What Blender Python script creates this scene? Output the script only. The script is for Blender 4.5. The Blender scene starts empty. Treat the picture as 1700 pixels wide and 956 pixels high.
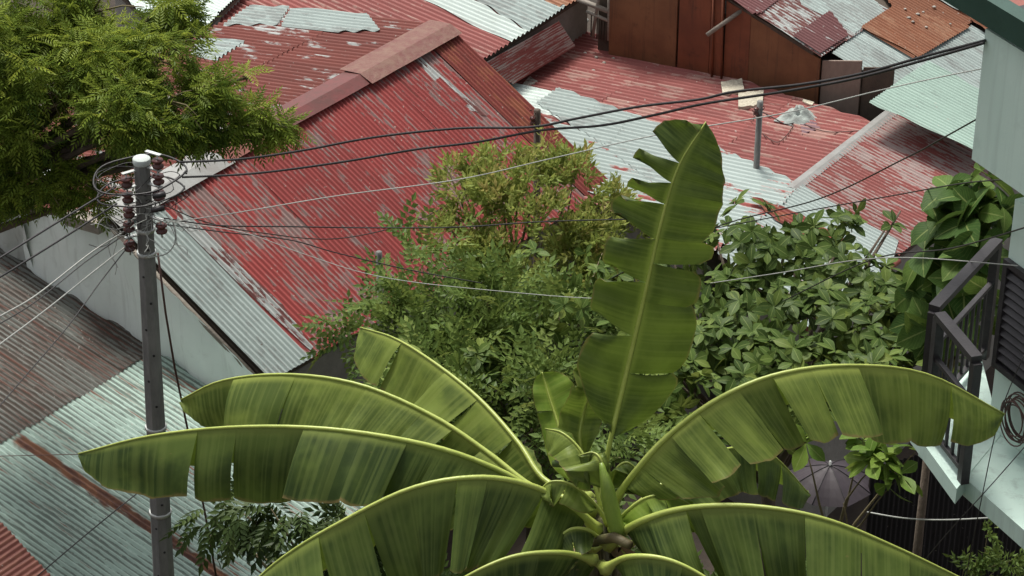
import bpy, math, random
import numpy as np
from mathutils import Vector, noise as mnoise
random.seed(7); rng = np.random.default_rng(7)
scene = bpy.context.scene
# ---------------------------------------------------------------- camera, sky, sun, exposure
F = 4000.0; TH = math.radians(30); CAMZ = 20.0            # focal length in photo pixels (1700 wide), pitch down, height
cam = bpy.data.cameras.new('camera'); cam.sensor_width = 36; cam.lens = 36*F/1700; cam.clip_end = 3000
camo = bpy.data.objects.new('camera', cam); scene.collection.objects.link(camo)
camo.location = (0, 0, CAMZ); camo.rotation_euler = (math.radians(90)-TH, 0, 0); scene.camera = camo
SUN_EL, SUN_AZ = math.radians(66), math.radians(338)      # azimuth clockwise from +Y: high overhead, towards the far left
w = bpy.data.worlds.new('World'); scene.world = w; w.use_nodes = True
nt = w.node_tree; bg = nt.nodes['Background']
sky = nt.nodes.new('ShaderNodeTexSky'); sky.sky_type = 'NISHITA'; sky.sun_disc = False
sky.sun_elevation = SUN_EL; sky.sun_rotation = SUN_AZ; sky.dust_density = 4; sky.air_density = 1.0
hs = nt.nodes.new('ShaderNodeHueSaturation'); hs.inputs['Saturation'].default_value = 0.18
nt.links.new(sky.outputs[0], hs.inputs['Color']); nt.links.new(hs.outputs[0], bg.inputs['Color'])
bg.inputs['Strength'].default_value = 0.11
sun = bpy.data.lights.new('sun', 'SUN'); sun.energy = 2.8; sun.angle = math.radians(14); sun.color = (1, 0.96, 0.88)
suno = bpy.data.objects.new('sun', sun); scene.collection.objects.link(suno)
sd = Vector((math.sin(SUN_AZ)*math.cos(SUN_EL), math.cos(SUN_AZ)*math.cos(SUN_EL), math.sin(SUN_EL)))
suno.rotation_euler = (-sd).to_track_quat('-Z', 'Y').to_euler(); suno.location = (-20, 60, 60)
vs = scene.view_settings; vs.view_transform = 'Standard'; vs.look = 'None'; vs.exposure = 0.55; vs.gamma = 1; vs.use_curve_mapping = False
# ---------------------------------------------------------------- geometry helpers
A3 = lambda *a: np.array(a, float)
FW = A3(0, math.cos(TH), -math.sin(TH)); UP = A3(0, math.sin(TH), math.cos(TH)); CAM = A3(0, 0, CAMZ); ZZ = A3(0, 0, 1)
RD = A3(0.5795, 0.815, 0); RD /= np.linalg.norm(RD)       # the street grid: ridges run along RD, roofs fall along PE
PE = A3(RD[1], -RD[0], 0)
def ray(px, py): return FW + A3(1, 0, 0)*(px-850)/F + UP*(478-py)/F
def atz(px, py, z): r = ray(px, py); return CAM + r*((z-CAMZ)/r[2])
def aty(px, py, y): r = ray(px, py); return CAM + r*(y/r[1])
def onp(px, py, p0, n): r = ray(px, py); return CAM + r*(np.dot(p0-CAM, n)/np.dot(r, n))
def unit(v): return v/np.linalg.norm(v)
def ground_z(y): return float(np.interp(y, [-40, 0, 12, 25, 400], [13, 12, 7.0, 0, 0]))
C = scene.collection
def link(o, parent=None):
    C.objects.link(o)
    if parent is not None: o.parent = parent
    return o
def tag(o, label, cat, group=None):
    o['label'] = label; o['category'] = cat
    if group: o['group'] = group
    return o
def thing(name, label, cat, group=None):
    return tag(link(bpy.data.objects.new(name, None)), label, cat, group)
class MB:
    def __init__(s): s.v = []; s.f = []; s.uv = []
    def quad_strip(s, grid, uvs=None):                     # grid[i][j] of points
        b = len(s.v); n = len(grid); m = len(grid[0])
        for i in range(n):
            for j in range(m):
                s.v.append(tuple(grid[i][j])); s.uv.append(tuple(uvs[i][j]) if uvs is not None else (0, 0))
        for i in range(n-1):
            for j in range(m-1):
                a = b+i*m+j; s.f.append((a, a+1, a+m+1, a+m))
    def tube(s, pts, r, n=7, caps=True):
        pts = [np.asarray(p, float) for p in pts]; k = len(pts)
        rs = r if hasattr(r, '__len__') else [r]*k
        b = len(s.v); ref = None
        for i, p in enumerate(pts):
            t = unit(pts[min(i+1, k-1)]-pts[max(i-1, 0)]+1e-9)
            if ref is None: ref = np.cross(t, A3(0.31, 0.2, 0.93)); ref = ref if np.linalg.norm(ref) > .1 else np.cross(t, A3(1, 0, 0))
            ref = unit(ref-t*np.dot(ref, t)); q = np.cross(t, ref)
            for j in range(n):
                a = 2*math.pi*j/n; s.v.append(tuple(p+rs[i]*(math.cos(a)*ref+math.sin(a)*q))); s.uv.append((j/n, i))
        for i in range(k-1):
            for j in range(n):
                a = b+i*n+j; c = b+i*n+(j+1) % n; s.f.append((a, c, c+n, a+n))
        if caps: s.f.append(tuple(b+j for j in range(n))[::-1]); s.f.append(tuple(b+(k-1)*n+j for j in range(n)))
    def box(s, o, x, y, z):                                # corner o, edge vectors
        b = len(s.v)
        for c in range(8):
            s.v.append(tuple(o+x*(c & 1)+y*((c >> 1) & 1)+z*((c >> 2) & 1))); s.uv.append((c & 1, (c >> 1) & 1))
        for q in ((0, 2, 3, 1), (4, 5, 7, 6), (0, 1, 5, 4), (2, 6, 7, 3), (0, 4, 6, 2), (1, 3, 7, 5)): s.f.append(tuple(b+i for i in q))
    def prism(s, top, bot):
        b = len(s.v); n = len(top)
        for p in list(top)+list(bot): s.v.append(tuple(p)); s.uv.append((p[0], p[2]))
        s.f.append(tuple(range(b, b+n))); s.f.append(tuple(range(b+2*n-1, b+n-1, -1)))
        for i in range(n): j = (i+1) % n; s.f.append((b+i, b+n+i, b+n+j, b+j))
    def lathe(s, o, prof, n=14, ax=ZZ):
        ax = unit(ax); x = unit(np.cross(ax, A3(.3, .9, .1))); y = np.cross(ax, x); b = len(s.v)
        for r, h in prof:
            for j in range(n):
                a = 2*math.pi*j/n; s.v.append(tuple(o+ax*h+r*(math.cos(a)*x+math.sin(a)*y))); s.uv.append((j/n, h))
        for i in range(len(prof)-1):
            for j in range(n): a = b+i*n+j; c = b+i*n+(j+1) % n; s.f.append((a, c, c+n, a+n))
        s.f.append(tuple(range(b+n-1, b-1, -1))); e = b+(len(prof)-1)*n; s.f.append(tuple(range(e, e+n)))
    def mesh(s, name, mat, smooth=True):
        me = bpy.data.meshes.new(name); me.from_pydata(s.v, [], s.f); me.materials.append(mat)
        ul = me.uv_layers.new(name='UVMap'); vi = np.zeros(len(me.loops), np.int32); me.loops.foreach_get('vertex_index', vi)
        ul.data.foreach_set('uv', np.array(s.uv, np.float32)[vi].ravel())
        me.polygons.foreach_set('use_smooth', [smooth]*len(me.polygons)); me.update(); return me
    def build(s, name, mat, parent=None, smooth=True):
        return link(bpy.data.objects.new(name, s.mesh(name, mat, smooth)), parent)
# ---------------------------------------------------------------- materials
def newmat(name):
    m = bpy.data.materials.new(name); m.use_nodes = True; return m, m.node_tree, m.node_tree.nodes['Principled BSDF']
def N(nt, t, **k):
    n = nt.nodes.new(t)
    for a, b in k.items(): setattr(n, a, b)
    return n
def L(nt, a, b): nt.links.new(a, b)
def col(c): return (c[0], c[1], c[2], 1)
def mixc(nt, fac, a, b, mode='MIX'):
    m = N(nt, 'ShaderNodeMix', data_type='RGBA', blend_type=mode)
    for i, v in ((0, fac), (6, a), (7, b)):
        if hasattr(v, 'links'): L(nt, v, m.inputs[i])
        else: m.inputs[i].default_value = v if i == 0 else col(v)
    return m.outputs[2]
def math_(nt, op, a, b=0.0, c=None):
    m = N(nt, 'ShaderNodeMath', operation=op)
    for i, v in enumerate((a, b, c)):
        if v is None: continue
        if hasattr(v, 'links'): L(nt, v, m.inputs[i])
        else: m.inputs[i].default_value = v
    return m.outputs[0]
def noise_(nt, vec, scale, detail=4, rough=.6):
    n = N(nt, 'ShaderNodeTexNoise'); n.inputs['Scale'].default_value = scale; n.inputs['Detail'].default_value = detail; n.inputs['Roughness'].default_value = rough
    L(nt, vec, n.inputs['Vector']); return n.outputs['Fac']
def step_(nt, v, lo, hi):
    m = N(nt, 'ShaderNodeMapRange', interpolation_type='SMOOTHSTEP'); L(nt, v, m.inputs[0]); m.inputs[1].default_value = lo; m.inputs[2].default_value = hi
    return m.outputs[0]
def uvmap(nt, sx, sy, off=(0, 0, 0)):
    u = N(nt, 'ShaderNodeUVMap'); u.uv_map = 'UVMap'; m = N(nt, 'ShaderNodeMapping'); L(nt, u.outputs[0], m.inputs[0])
    m.inputs['Scale'].default_value = (sx, sy, 1); m.inputs['Location'].default_value = off; return m.outputs[0]
def objrand(nt): return N(nt, 'ShaderNodeObjectInfo').outputs['Random']
PITCH = 0.076; WIDE = 0.115      # corrugation pitch of the narrow and the wide sheets, metres
def metal(name, paint, under, rust, peel=.5, rusty=.35, streak=None, rough=.55, crest=.05, ps=(5, 1.1), pitch=PITCH):
    """weathered corrugated sheet, with optional valley shading in the colour; UV is in metres: x across the corrugations, y along them"""
    m, nt, b = newmat(name)
    uv = N(nt, 'ShaderNodeUVMap'); uv.uv_map = 'UVMap'
    sep = N(nt, 'ShaderNodeSeparateXYZ'); L(nt, uv.outputs[0], sep.inputs[0])
    rnd = objrand(nt)
    off = N(nt, 'ShaderNodeVectorMath', operation='SCALE'); cmb = N(nt, 'ShaderNodeCombineXYZ')
    L(nt, math_(nt, 'MULTIPLY', rnd, 37.0), cmb.inputs[2])
    def vec(sx, sy):
        mp = N(nt, 'ShaderNodeMapping'); L(nt, uv.outputs[0], mp.inputs[0]); mp.inputs['Scale'].default_value = (sx, sy, 1)
        L(nt, cmb.outputs[0], mp.inputs['Location']); return mp.outputs[0]
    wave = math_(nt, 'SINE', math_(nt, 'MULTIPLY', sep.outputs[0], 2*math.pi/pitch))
    wv = math_(nt, 'MULTIPLY', wave, crest)  # ties peel and rust to the wave; some sheets get stripe shade painted in
    n1 = noise_(nt, vec(*ps), 2.6, 8, .72)
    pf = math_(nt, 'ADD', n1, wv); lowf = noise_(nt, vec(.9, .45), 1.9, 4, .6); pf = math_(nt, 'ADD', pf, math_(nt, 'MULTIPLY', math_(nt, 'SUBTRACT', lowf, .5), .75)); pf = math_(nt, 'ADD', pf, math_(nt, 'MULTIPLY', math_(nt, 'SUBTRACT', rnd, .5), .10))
    peel_shade = step_(nt, pf, 1-peel-.03, 1-peel+.05)
    tone = noise_(nt, vec(2, .5), 5, 6, .7); big = noise_(nt, vec(.5, .35), 1.6, 3)
    hv = math_(nt, 'ADD', .62, math_(nt, 'MULTIPLY', math_(nt, 'ADD', tone, big), .38))
    base = mixc(nt, peel_shade, paint, under)
    n3 = noise_(nt, vec(1.3, .22), 3.2, 7, .7)
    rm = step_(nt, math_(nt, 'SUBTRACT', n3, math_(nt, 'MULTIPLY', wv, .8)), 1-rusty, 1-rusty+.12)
    base = mixc(nt, rm, base, rust)
    spots = noise_(nt, vec(1, 1), 26, 3, .5)
    base = mixc(nt, math_(nt, 'MULTIPLY', step_(nt, spots, .70, .74), .7), base, (rust[0]*.6, rust[1]*.5, rust[2]*.5))
    pale = noise_(nt, vec(1, .8), 21, 2, .5)
    base = mixc(nt, math_(nt, 'MULTIPLY', step_(nt, pale, .71, .75), .5), base, (.45, .43, .38))
    if streak:
        for (u0, wd, v0, v1) in streak:
            d = math_(nt, 'ABSOLUTE', math_(nt, 'SUBTRACT', sep.outputs[0], u0))
            d = math_(nt, 'ADD', d, math_(nt, 'MULTIPLY', math_(nt, 'SUBTRACT', noise_(nt, vec(2, .6), 4, 5), .5), wd*2.2))
            mk = math_(nt, 'MULTIPLY', math_(nt, 'SUBTRACT', 1.0, step_(nt, d, wd*.5, wd)), math_(nt, 'MULTIPLY', step_(nt, sep.outputs[1], v0, v0+.1), math_(nt, 'SUBTRACT', 1.0, step_(nt, sep.outputs[1], v1-.3, v1))))
            base = mixc(nt, mk, base, mixc(nt, step_(nt, tone, .4, .6), (.075, .028, .018), (.17, .075, .038)))
    h = N(nt, 'ShaderNodeHueSaturation'); L(nt, base, h.inputs['Color']); L(nt, math_(nt, 'MULTIPLY', hv, math_(nt, 'ADD', .9, math_(nt, 'MULTIPLY', rnd, .2))), h.inputs['Value'])
    L(nt, h.outputs[0], b.inputs['Base Color'])
    L(nt, math_(nt, 'ADD', rough-.1, math_(nt, 'MULTIPLY', tone, .35)), b.inputs['Roughness']); b.inputs['Metallic'].default_value = .05; b.inputs['Specular IOR Level'].default_value = .3
    bp = N(nt, 'ShaderNodeBump'); bp.inputs['Strength'].default_value = .25; bp.inputs['Distance'].default_value = .01; L(nt, pf, bp.inputs['Height']); L(nt, bp.outputs[0], b.inputs['Normal'])
    return m
def plain(name, c1, c2, scale=6, rough=.7, bump=.2, stretch=(1, 1, 1), det=6, metal_=0, coords='Object', rnd=.15):
    m, nt, b = newmat(name); tc = N(nt, 'ShaderNodeTexCoord'); mp = N(nt, 'ShaderNodeMapping'); L(nt, tc.outputs[coords], mp.inputs[0]); mp.inputs['Scale'].default_value = stretch
    n = noise_(nt, mp.outputs[0], scale, det, .65); n2 = noise_(nt, mp.outputs[0], scale*7, 3, .6)
    f = step_(nt, math_(nt, 'ADD', math_(nt, 'MULTIPLY', n, .75), math_(nt, 'MULTIPLY', n2, .25)), .3, .7)
    c = mixc(nt, f, c1, c2); h = N(nt, 'ShaderNodeHueSaturation'); L(nt, c, h.inputs['Color'])
    L(nt, math_(nt, 'ADD', 1-rnd, math_(nt, 'MULTIPLY', objrand(nt), 2*rnd)), h.inputs['Value']); L(nt, h.outputs[0], b.inputs['Base Color'])
    b.inputs['Roughness'].default_value = rough; b.inputs['Metallic'].default_value = metal_
    bp = N(nt, 'ShaderNodeBump'); bp.inputs['Strength'].default_value = bump; bp.inputs['Distance'].default_value = .02; L(nt, f, bp.inputs['Height']); L(nt, bp.outputs[0], b.inputs['Normal'])
    return m
def stained(name, c1, c2, c3, amt=.5, scale=1.0):
    """painted wall or tarpaulin with rain streaks and mildew patches"""
    m, nt, b = newmat(name); tc = N(nt, 'ShaderNodeTexCoord')
    def vec(x, z): mp = N(nt, 'ShaderNodeMapping'); L(nt, tc.outputs['Object'], mp.inputs[0]); mp.inputs['Scale'].default_value = (x*scale, x*scale, z*scale); return mp.outputs[0]
    a = noise_(nt, vec(1, 1), 1.3, 5, .6); st = noise_(nt, vec(9, .5), 1, 6, .65); pt = noise_(nt, vec(1, 1), 3.1, 8, .7); fine = noise_(nt, vec(1, 1), 40, 2)
    c = mixc(nt, step_(nt, a, .3, .7), c1, c2); c = mixc(nt, math_(nt, 'MULTIPLY', step_(nt, st, .5, .72), amt), c, c3); c = mixc(nt, math_(nt, 'MULTIPLY', step_(nt, pt, .56, .70), amt*.7), c, c3)
    L(nt, c, b.inputs['Base Color']); b.inputs['Roughness'].default_value = .7
    bp = N(nt, 'ShaderNodeBump'); bp.inputs['Strength'].default_value = .2; bp.inputs['Distance'].default_value = .01; L(nt, math_(nt, 'ADD', pt, math_(nt, 'MULTIPLY', fine, .4)), bp.inputs['Height']); L(nt, bp.outputs[0], b.inputs['Normal']); return m
def leafmat(name, c1, c2, c3, trans=.3, rough=.45, attr=True, veins=False):
    m, nt, b = newmat(name)
    if attr: a = N(nt, 'ShaderNodeAttribute'); a.attribute_name = 'rnd'; r = a.outputs['Fac']
    else: r = objrand(nt)
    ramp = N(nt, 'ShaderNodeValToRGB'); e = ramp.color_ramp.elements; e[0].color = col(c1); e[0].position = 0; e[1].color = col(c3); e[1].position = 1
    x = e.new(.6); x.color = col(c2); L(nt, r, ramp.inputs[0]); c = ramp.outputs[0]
    tc = N(nt, 'ShaderNodeTexCoord'); n = noise_(nt, tc.outputs['Object'], 14 if attr else 22, 3)
    h = N(nt, 'ShaderNodeHueSaturation'); L(nt, c, h.inputs['Color']); L(nt, math_(nt, 'ADD', .7, math_(nt, 'MULTIPLY', n, .6)), h.inputs['Value']); c = h.outputs[0]
    if veins:
        uv = N(nt, 'ShaderNodeUVMap'); uv.uv_map = 'UVMap'; sp = N(nt, 'ShaderNodeSeparateXYZ'); L(nt, uv.outputs[0], sp.inputs[0])
        av = math_(nt, 'ABSOLUTE', sp.outputs[1]); rib = math_(nt, 'SUBTRACT', 1.0, step_(nt, av, .02, .09))
        sw = math_(nt, 'SINE', math_(nt, 'ADD', math_(nt, 'MULTIPLY', sp.outputs[0], 55.0), math_(nt, 'MULTIPLY', av, -22.0)))
        c = mixc(nt, math_(nt, 'MULTIPLY', rib, .6), c, (.30, .36, .12)); c = mixc(nt, math_(nt, 'MULTIPLY', step_(nt, sw, .8, 1), .22), c, (.26, .32, .10))
    L(nt, c, b.inputs['Base Color']); b.inputs['Roughness'].default_value = rough; b.inputs['Specular IOR Level'].default_value = .14
    t = N(nt, 'ShaderNodeBsdfTranslucent'); hh = N(nt, 'ShaderNodeHueSaturation'); L(nt, c, hh.inputs['Color']); hh.inputs['Value'].default_value = 1.3; hh.inputs['Hue'].default_value = .48; L(nt, hh.outputs[0], t.inputs[0])
    mx = N(nt, 'ShaderNodeMixShader'); mx.inputs[0].default_value = trans; L(nt, b.outputs[0], mx.inputs[1]); L(nt, t.outputs[0], mx.inputs[2])
    L(nt, mx.outputs[0], nt.nodes['Material Output'].inputs['Surface']); return m
RED = (.30, .047, .042); ZINC = (.36, .40, .385); RUST = (.12, .035, .022)
M = dict(
 red_peel=metal('red_paint_peeling', (.245, .044, .040), (.205, .135, .125), (.13, .03, .022), .45, .36, crest=.05),
 red_dark=metal('dark_red_paint', (.15, .04, .03), (.36, .38, .37), (.10, .03, .02), .40, .34, crest=.02, ps=(2.0, .30), pitch=WIDE),
 red_dull=metal('dull_red_paint', (.23, .068, .060), (.29, .16, .135), (.16, .05, .04), .40, .40, crest=.06, ps=(2.5, .6), pitch=WIDE),  # darker colour follows the valleys to sharpen the stripes
 red_fade=metal('faded_red_paint', (.22, .062, .055), (.29, .22, .205), (.14, .04, .034), .48, .36, crest=.09),
 red_rust=metal('rusted_red_paint', (.16, .03, .022), (.20, .06, .03), (.10, .026, .018), .45, .45, crest=.03),
 zinc=metal('weathered_zinc', (.31, .365, .35), (.235, .26, .25), (.20, .11, .08), .45, .22),
 zinc_new=metal('bright_zinc', (.56, .64, .60), (.45, .50, .48), (.30, .20, .15), .42, .17),
 zinc_peel=metal('zinc_with_red_paint', (.31, .365, .35), (.27, .06, .052), (.30, .12, .1), .36, .22, crest=.03),
 zinc_rust=metal('zinc_with_brown_rust', (.33, .35, .34), (.13, .05, .045), (.10, .035, .03), .50, .36, crest=-.05),
 brown_rust=metal('brown_rust_sheet', (.095, .03, .022), (.12, .045, .03), (.06, .02, .015), .45, .4),
 zinc_w=metal('weathered_wide_zinc', (.31, .365, .35), (.235, .26, .25), (.20, .11, .08), .45, .22, pitch=WIDE),
 zinc_new_w=metal('bright_wide_zinc', (.50, .57, .54), (.40, .45, .43), (.30, .20, .15), .42, .17, pitch=WIDE),
 zinc_peel_w=metal('wide_zinc_with_red_paint', (.31, .365, .35), (.25, .06, .05), (.30, .12, .1), .40, .22, crest=.03, ps=(3, .6), pitch=WIDE),
 zinc_dark=metal('dark_weathered_zinc', (.12, .125, .112), (.055, .043, .034), (.085, .034, .022), .50, .42, crest=-.16),  # rusty valleys, with stripe shade deepened in the colour
 orange=metal('orange_rust', (.20, .075, .036), (.26, .13, .075), (.13, .045, .028), .45, .35, crest=-.05),
 purple=metal('maroon_rust', (.125, .045, .046), (.34, .35, .345), (.09, .03, .03), .34, .4),
 mint=metal('pale_green_sheet', (.31, .42, .365), (.27, .36, .315), (.38, .45, .4), .4, .15, crest=0),
 cap_red=plain('flashing_red', (.165, .03, .028), (.095, .028, .022), 3.2, .55, .15), cap_peel=plain('flashing_peeling', (.15, .034, .029), (.21, .11, .075), 9, .6, .4, (1, 1, 1), 9),
 cap_grey=plain('flashing_grey', (.26, .27, .26), (.19, .18, .17), 3, .55, .1), cap_brown=plain('flashing_brown', (.17, .05, .035), (.24, .07, .05), 2, .5, .1),
 deck=plain('old_rafter_wood', (.06, .045, .035), (.10, .075, .055), 4, .85, .2), wood=plain('grey_timber', (.20, .17, .14), (.30, .27, .23), 5, .85, .3, (1, 1, 6)),
 ply=stained('brown_plywood', (.135, .05, .02), (.20, .082, .034), (.075, .028, .013), .75, 1.3), ply_red=stained('red_brown_plywood', (.13, .034, .014), (.20, .055, .022), (.06, .02, .01), .75, 1.3),
 ply_grey=plain('greyed_plywood', (.19, .14, .115), (.26, .20, .165), 3, .8, .1, (1, 1, .4)), block=plain('bare_block_wall', (.22, .21, .19), (.30, .29, .26), 3, .9, .3),
 tarp=stained('white_tarpaulin', (.74, .81, .775), (.80, .86, .825), (.50, .53, .50), .45), tarp_grey=stained('grey_tarpaulin', (.42, .44, .41), (.54, .56, .53), (.25, .24, .21), .6),
 concrete=plain('pole_concrete', (.11, .112, .108), (.20, .20, .19), 5, .85, .3, (1, 1, .3)), cement_top=plain('pole_cap_concrete', (.45, .50, .48), (.55, .60, .57), 6, .8, .2),
 hole=plain('bolt_hole_dark', (.01, .01, .01), (.02, .02, .02), 5), steel=plain('galvanised_steel', (.40, .42, .41), (.52, .54, .52), 8, .45, .1, metal_=.5),
 porcelain=plain('brown_porcelain', (.075, .026, .023), (.115, .037, .032), 8, .3, .02), cable=plain('black_cable', (.014, .013, .014), (.028, .025, .026), 10, .5, .1), cable_grey=plain('grey_cable', (.30, .31, .29), (.42, .43, .40), 10, .55, .1),
 cable_brown=plain('brown_cable', (.055, .025, .02), (.09, .04, .03), 10, .55, .1),
 mint_wall=stained('mint_painted_concrete', (.60, .76, .68), (.66, .81, .73), (.45, .57, .51), .4), mint_slab=stained('mint_slab', (.50, .66, .59), (.58, .73, .66), (.30, .38, .34), .55), green_trim=plain('dark_green_trim', (.012, .045, .032), (.02, .06, .045), 4, .5, .05),
 iron=plain('black_iron', (.022, .019, .022), (.04, .036, .04), 8, .5, .1), glass=plain('dark_louvre_glass', (.008, .008, .009), (.016, .015, .017), 3, .3, .02), soil=plain('bare_soil', (.028, .021, .016), (.055, .041, .03), .9, .95, .5, coords='Object'),
 bark=plain('bark', (.075, .055, .04), (.13, .10, .075), 8, .9, .6, (1, 1, .3)), twig=plain('green_twig', (.10, .085, .04), (.15, .12, .06), 8, .8, .3), mat_cream=plain('cream_foam_mat', (.50, .46, .36), (.60, .56, .45), 18, .9, .6),
 rag=plain('grey_rag', (.24, .27, .255), (.36, .40, .375), 7, .95, .4), rag_dark=plain('dark_rag', (.10, .06, .075), (.16, .09, .10), 6, .9, .3), umbrella=plain('purple_grey_nylon', (.028, .02, .026), (.04, .03, .037), 2, .6, .05), stone=plain('pale_rubble', (.30, .28, .24), (.45, .42, .38), 12, .9, .4),
 pipe=plain('pale_pvc', (.42, .45, .43), (.52, .55, .53), 4, .5, .05), dark_sheet=metal('dark_fence_sheet', (.028, .028, .031), (.02, .019, .021), (.035, .027, .024), .4, .3),
 neem=leafmat('fine_tree_leaf', (.06, .11, .018), (.175, .245, .036), (.33, .40, .065), .40),
 yellowleaf=leafmat('yellow_green_leaf', (.15, .205, .045), (.26, .315, .08), (.36, .30, .10), .36), pinnate=leafmat('pinnate_leaf', (.055, .10, .022), (.12, .18, .042), (.20, .26, .066), .3),
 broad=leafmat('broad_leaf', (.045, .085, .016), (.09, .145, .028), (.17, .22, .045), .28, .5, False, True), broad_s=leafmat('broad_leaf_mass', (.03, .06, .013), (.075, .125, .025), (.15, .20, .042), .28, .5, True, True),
 dark_leaf=leafmat('dark_drooping_leaf', (.022, .042, .012), (.042, .07, .018), (.075, .11, .03), .25),
 broad_young=leafmat('young_broad_leaf', (.07, .14, .02), (.12, .20, .03), (.17, .25, .045), .3, .45, False, True),
 vine=leafmat('large_vine_leaf', (.035, .08, .017), (.065, .125, .025), (.11, .18, .036), .28, .55, False, True),
)
# ---------------------------------------------------------------- ground
g = MB(); xs = np.linspace(-120, 120, 121); ys = np.concatenate([np.linspace(-40, 45, 86), np.linspace(50, 400, 36)])
g.quad_strip([[(x, y, ground_z(y)+(.12*mnoise.noise((x*.5, y*.5, 0)) if y < 60 else 0)) for x in xs] for y in ys])
o = g.build('ground', M['soil']); o['kind'] = 'structure'
# ---------------------------------------------------------------- corrugated roofs
def clip(poly, ax, lim, keep_less):
    out = []
    for i in range(len(poly)):
        a, b = poly[i], poly[(i+1) % len(poly)]; ia = (a[ax] <= lim) == keep_less; ib = (b[ax] <= lim) == keep_less
        if ia: out.append(a)
        if ia != ib: t = (lim-a[ax])/(b[ax]-a[ax]); out.append((a[0]+t*(b[0]-a[0]), a[1]+t*(b[1]-a[1])))
    return out
def rect_clip(poly, u0, u1, v0, v1):
    for ax, l, k in ((0, u1, True), (0, u0, False), (1, v1, True), (1, v0, False)):
        poly = clip(poly, ax, l, k)
        if len(poly) < 3: return []
    return poly
def area(p): return abs(sum(p[i][0]*p[(i+1) % len(p)][1]-p[(i+1) % len(p)][0]*p[i][1] for i in range(len(p))))/2
class Roof:
    def __init__(s, anchor, h, flip=False, p0=None, pitch=PITCH):
        s.pitch = pitch
        s.O = p0 if p0 is not None else atz(*anchor); fall = unit(PE-ZZ*h)
        s.U, s.V = (fall, RD) if flip else (RD, fall)
        s.Nn = np.cross(s.U, s.V); s.Nn = s.Nn if s.Nn[2] > 0 else -s.Nn
    def p(s, px, py): return onp(px, py, s.O, s.Nn)
    def uv(s, px, py): q = s.p(px, py)-s.O; return (float(q@s.U), float(q@s.V))
    def poly(s, pts): return [s.uv(*q) for q in pts]
    def pt(s, u, v, n=0): return s.O+s.U*u+s.V*v+s.Nn*n
    def sheet(s, poly, mat, parent, lift=0.0, tilt=0.0, name='corrugated_sheet', amp=None):
        amp = amp or s.pitch*.19; us = [q[0] for q in poly]; u0, u1 = min(us), max(us); vs_ = [q[1] for q in poly]; vc0, vc1 = min(vs_), max(vs_)
        if u1-u0 < .05: return None
        k = max(3, int((u1-u0)/(s.pitch/8))); b = MB(); grid = []; uvs = []
        m = max(2, int((vc1-vc0)/.35)+1); seed = random.random()*50
        for i in range(k+1):
            u = u0+(u1-u0)*(i/k*.9998+.0001); vv = []
            for j in range(len(poly)):
                a, c = poly[j], poly[(j+1) % len(poly)]
                if (a[0]-u)*(c[0]-u) <= 0 and a[0] != c[0]: vv.append(a[1]+(u-a[0])/(c[0]-a[0])*(c[1]-a[1]))
            if len(vv) < 2: continue
            lo, hi = min(vv), max(vv); row = []; ru = []
            for j in range(m):
                v = lo+(hi-lo)*j/(m-1)
                n = amp*math.sin(2*math.pi*u/s.pitch)+lift+tilt*(v-vc0)+.011*mnoise.noise((u*1.7+seed, v*1.3, seed))
                row.append(s.pt(u, v, n)); ru.append((u, v))
            grid.append(row); uvs.append(ru)
        if len(grid) < 2: return None
        b.quad_strip(grid, uvs); return b.build(name, mat, parent)
    def tile(s, pts, matf, parent, rows=(2.2,), w=.80, lift=0.0, jit=.04, u_off=0.0, uvpoly=None):
        poly = uvpoly or s.poly(pts); us = [q[0] for q in poly]; vs_ = [q[1] for q in poly]; v = min(vs_); ri = 0
        while v < max(vs_)-.02:
            ln = rows[min(ri, len(rows)-1)]; u = min(us)+u_off; ci = 0
            while u < max(us)-.02:
                v0 = v-(.10 if ri else 0)+random.uniform(-jit, jit)*(ri > 0); v1 = v+ln
                c = rect_clip(poly, u-.05, u+w, v0 if ri else v-1, v1 if v1 < max(vs_)-.3 else max(vs_)+1)
                if len(c) > 2: c = clip(c, 1, max(q[1] for q in c)-random.uniform(0, .06), True)
                if len(c) > 2 and area(c) > .01:
                    s.sheet(c, matf(ri, ci, u, v), parent, lift+.012*(6-ri)*.4+.003*(ci % 2), 0)
                u += w; ci += 1
            if v+ln >= max(vs_)-.3: break
            v += ln; ri += 1
    def deck(s, pts, parent, thick=.06, name='roof', mat='deck', shrink=.985):
        c = np.mean([s.p(*q) for q in pts], axis=0); P = [c+(s.p(*q)-c)*shrink for q in pts]; b = MB(); b.prism([q-s.Nn*.035 for q in P], [q-s.Nn*(.035+thick) for q in P]); return b.build(name, M[mat], parent, False)
    def walls(s, pts, parent, mat='block', shrink=.93, name='wall', drop=.12, zb=-.2):
        P = [s.p(*q) for q in pts]; c = np.mean(P, axis=0); b = MB()
        T = [c+(q-c)*shrink-ZZ*drop for q in P]; b.prism(T, [A3(q[0], q[1], zb) for q in T]); return b.build(name, M[mat], parent, False)
def ribbon(b, p, q, w1, w2, mid=0.085):                     # bent flashing along p-q, wings w1 and w2 (vectors)
    n = max(2, int(np.linalg.norm(q-p)/.25)); grid = []
    for i in range(n+1):
        o_ = p+(q-p)*i/n; j = A3(0, 0, .008*mnoise.noise(tuple(o_*2.1))); tp_ = o_+ZZ*mid+j; grid.append([o_+w1+j, (o_+w1+j+tp_)/2, tp_, (o_+w2+j+tp_)/2, o_+w2+j])
    b.quad_strip(grid, [[(i*.25, k*.1) for k in range(5)] for i in range(n+1)])

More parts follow.
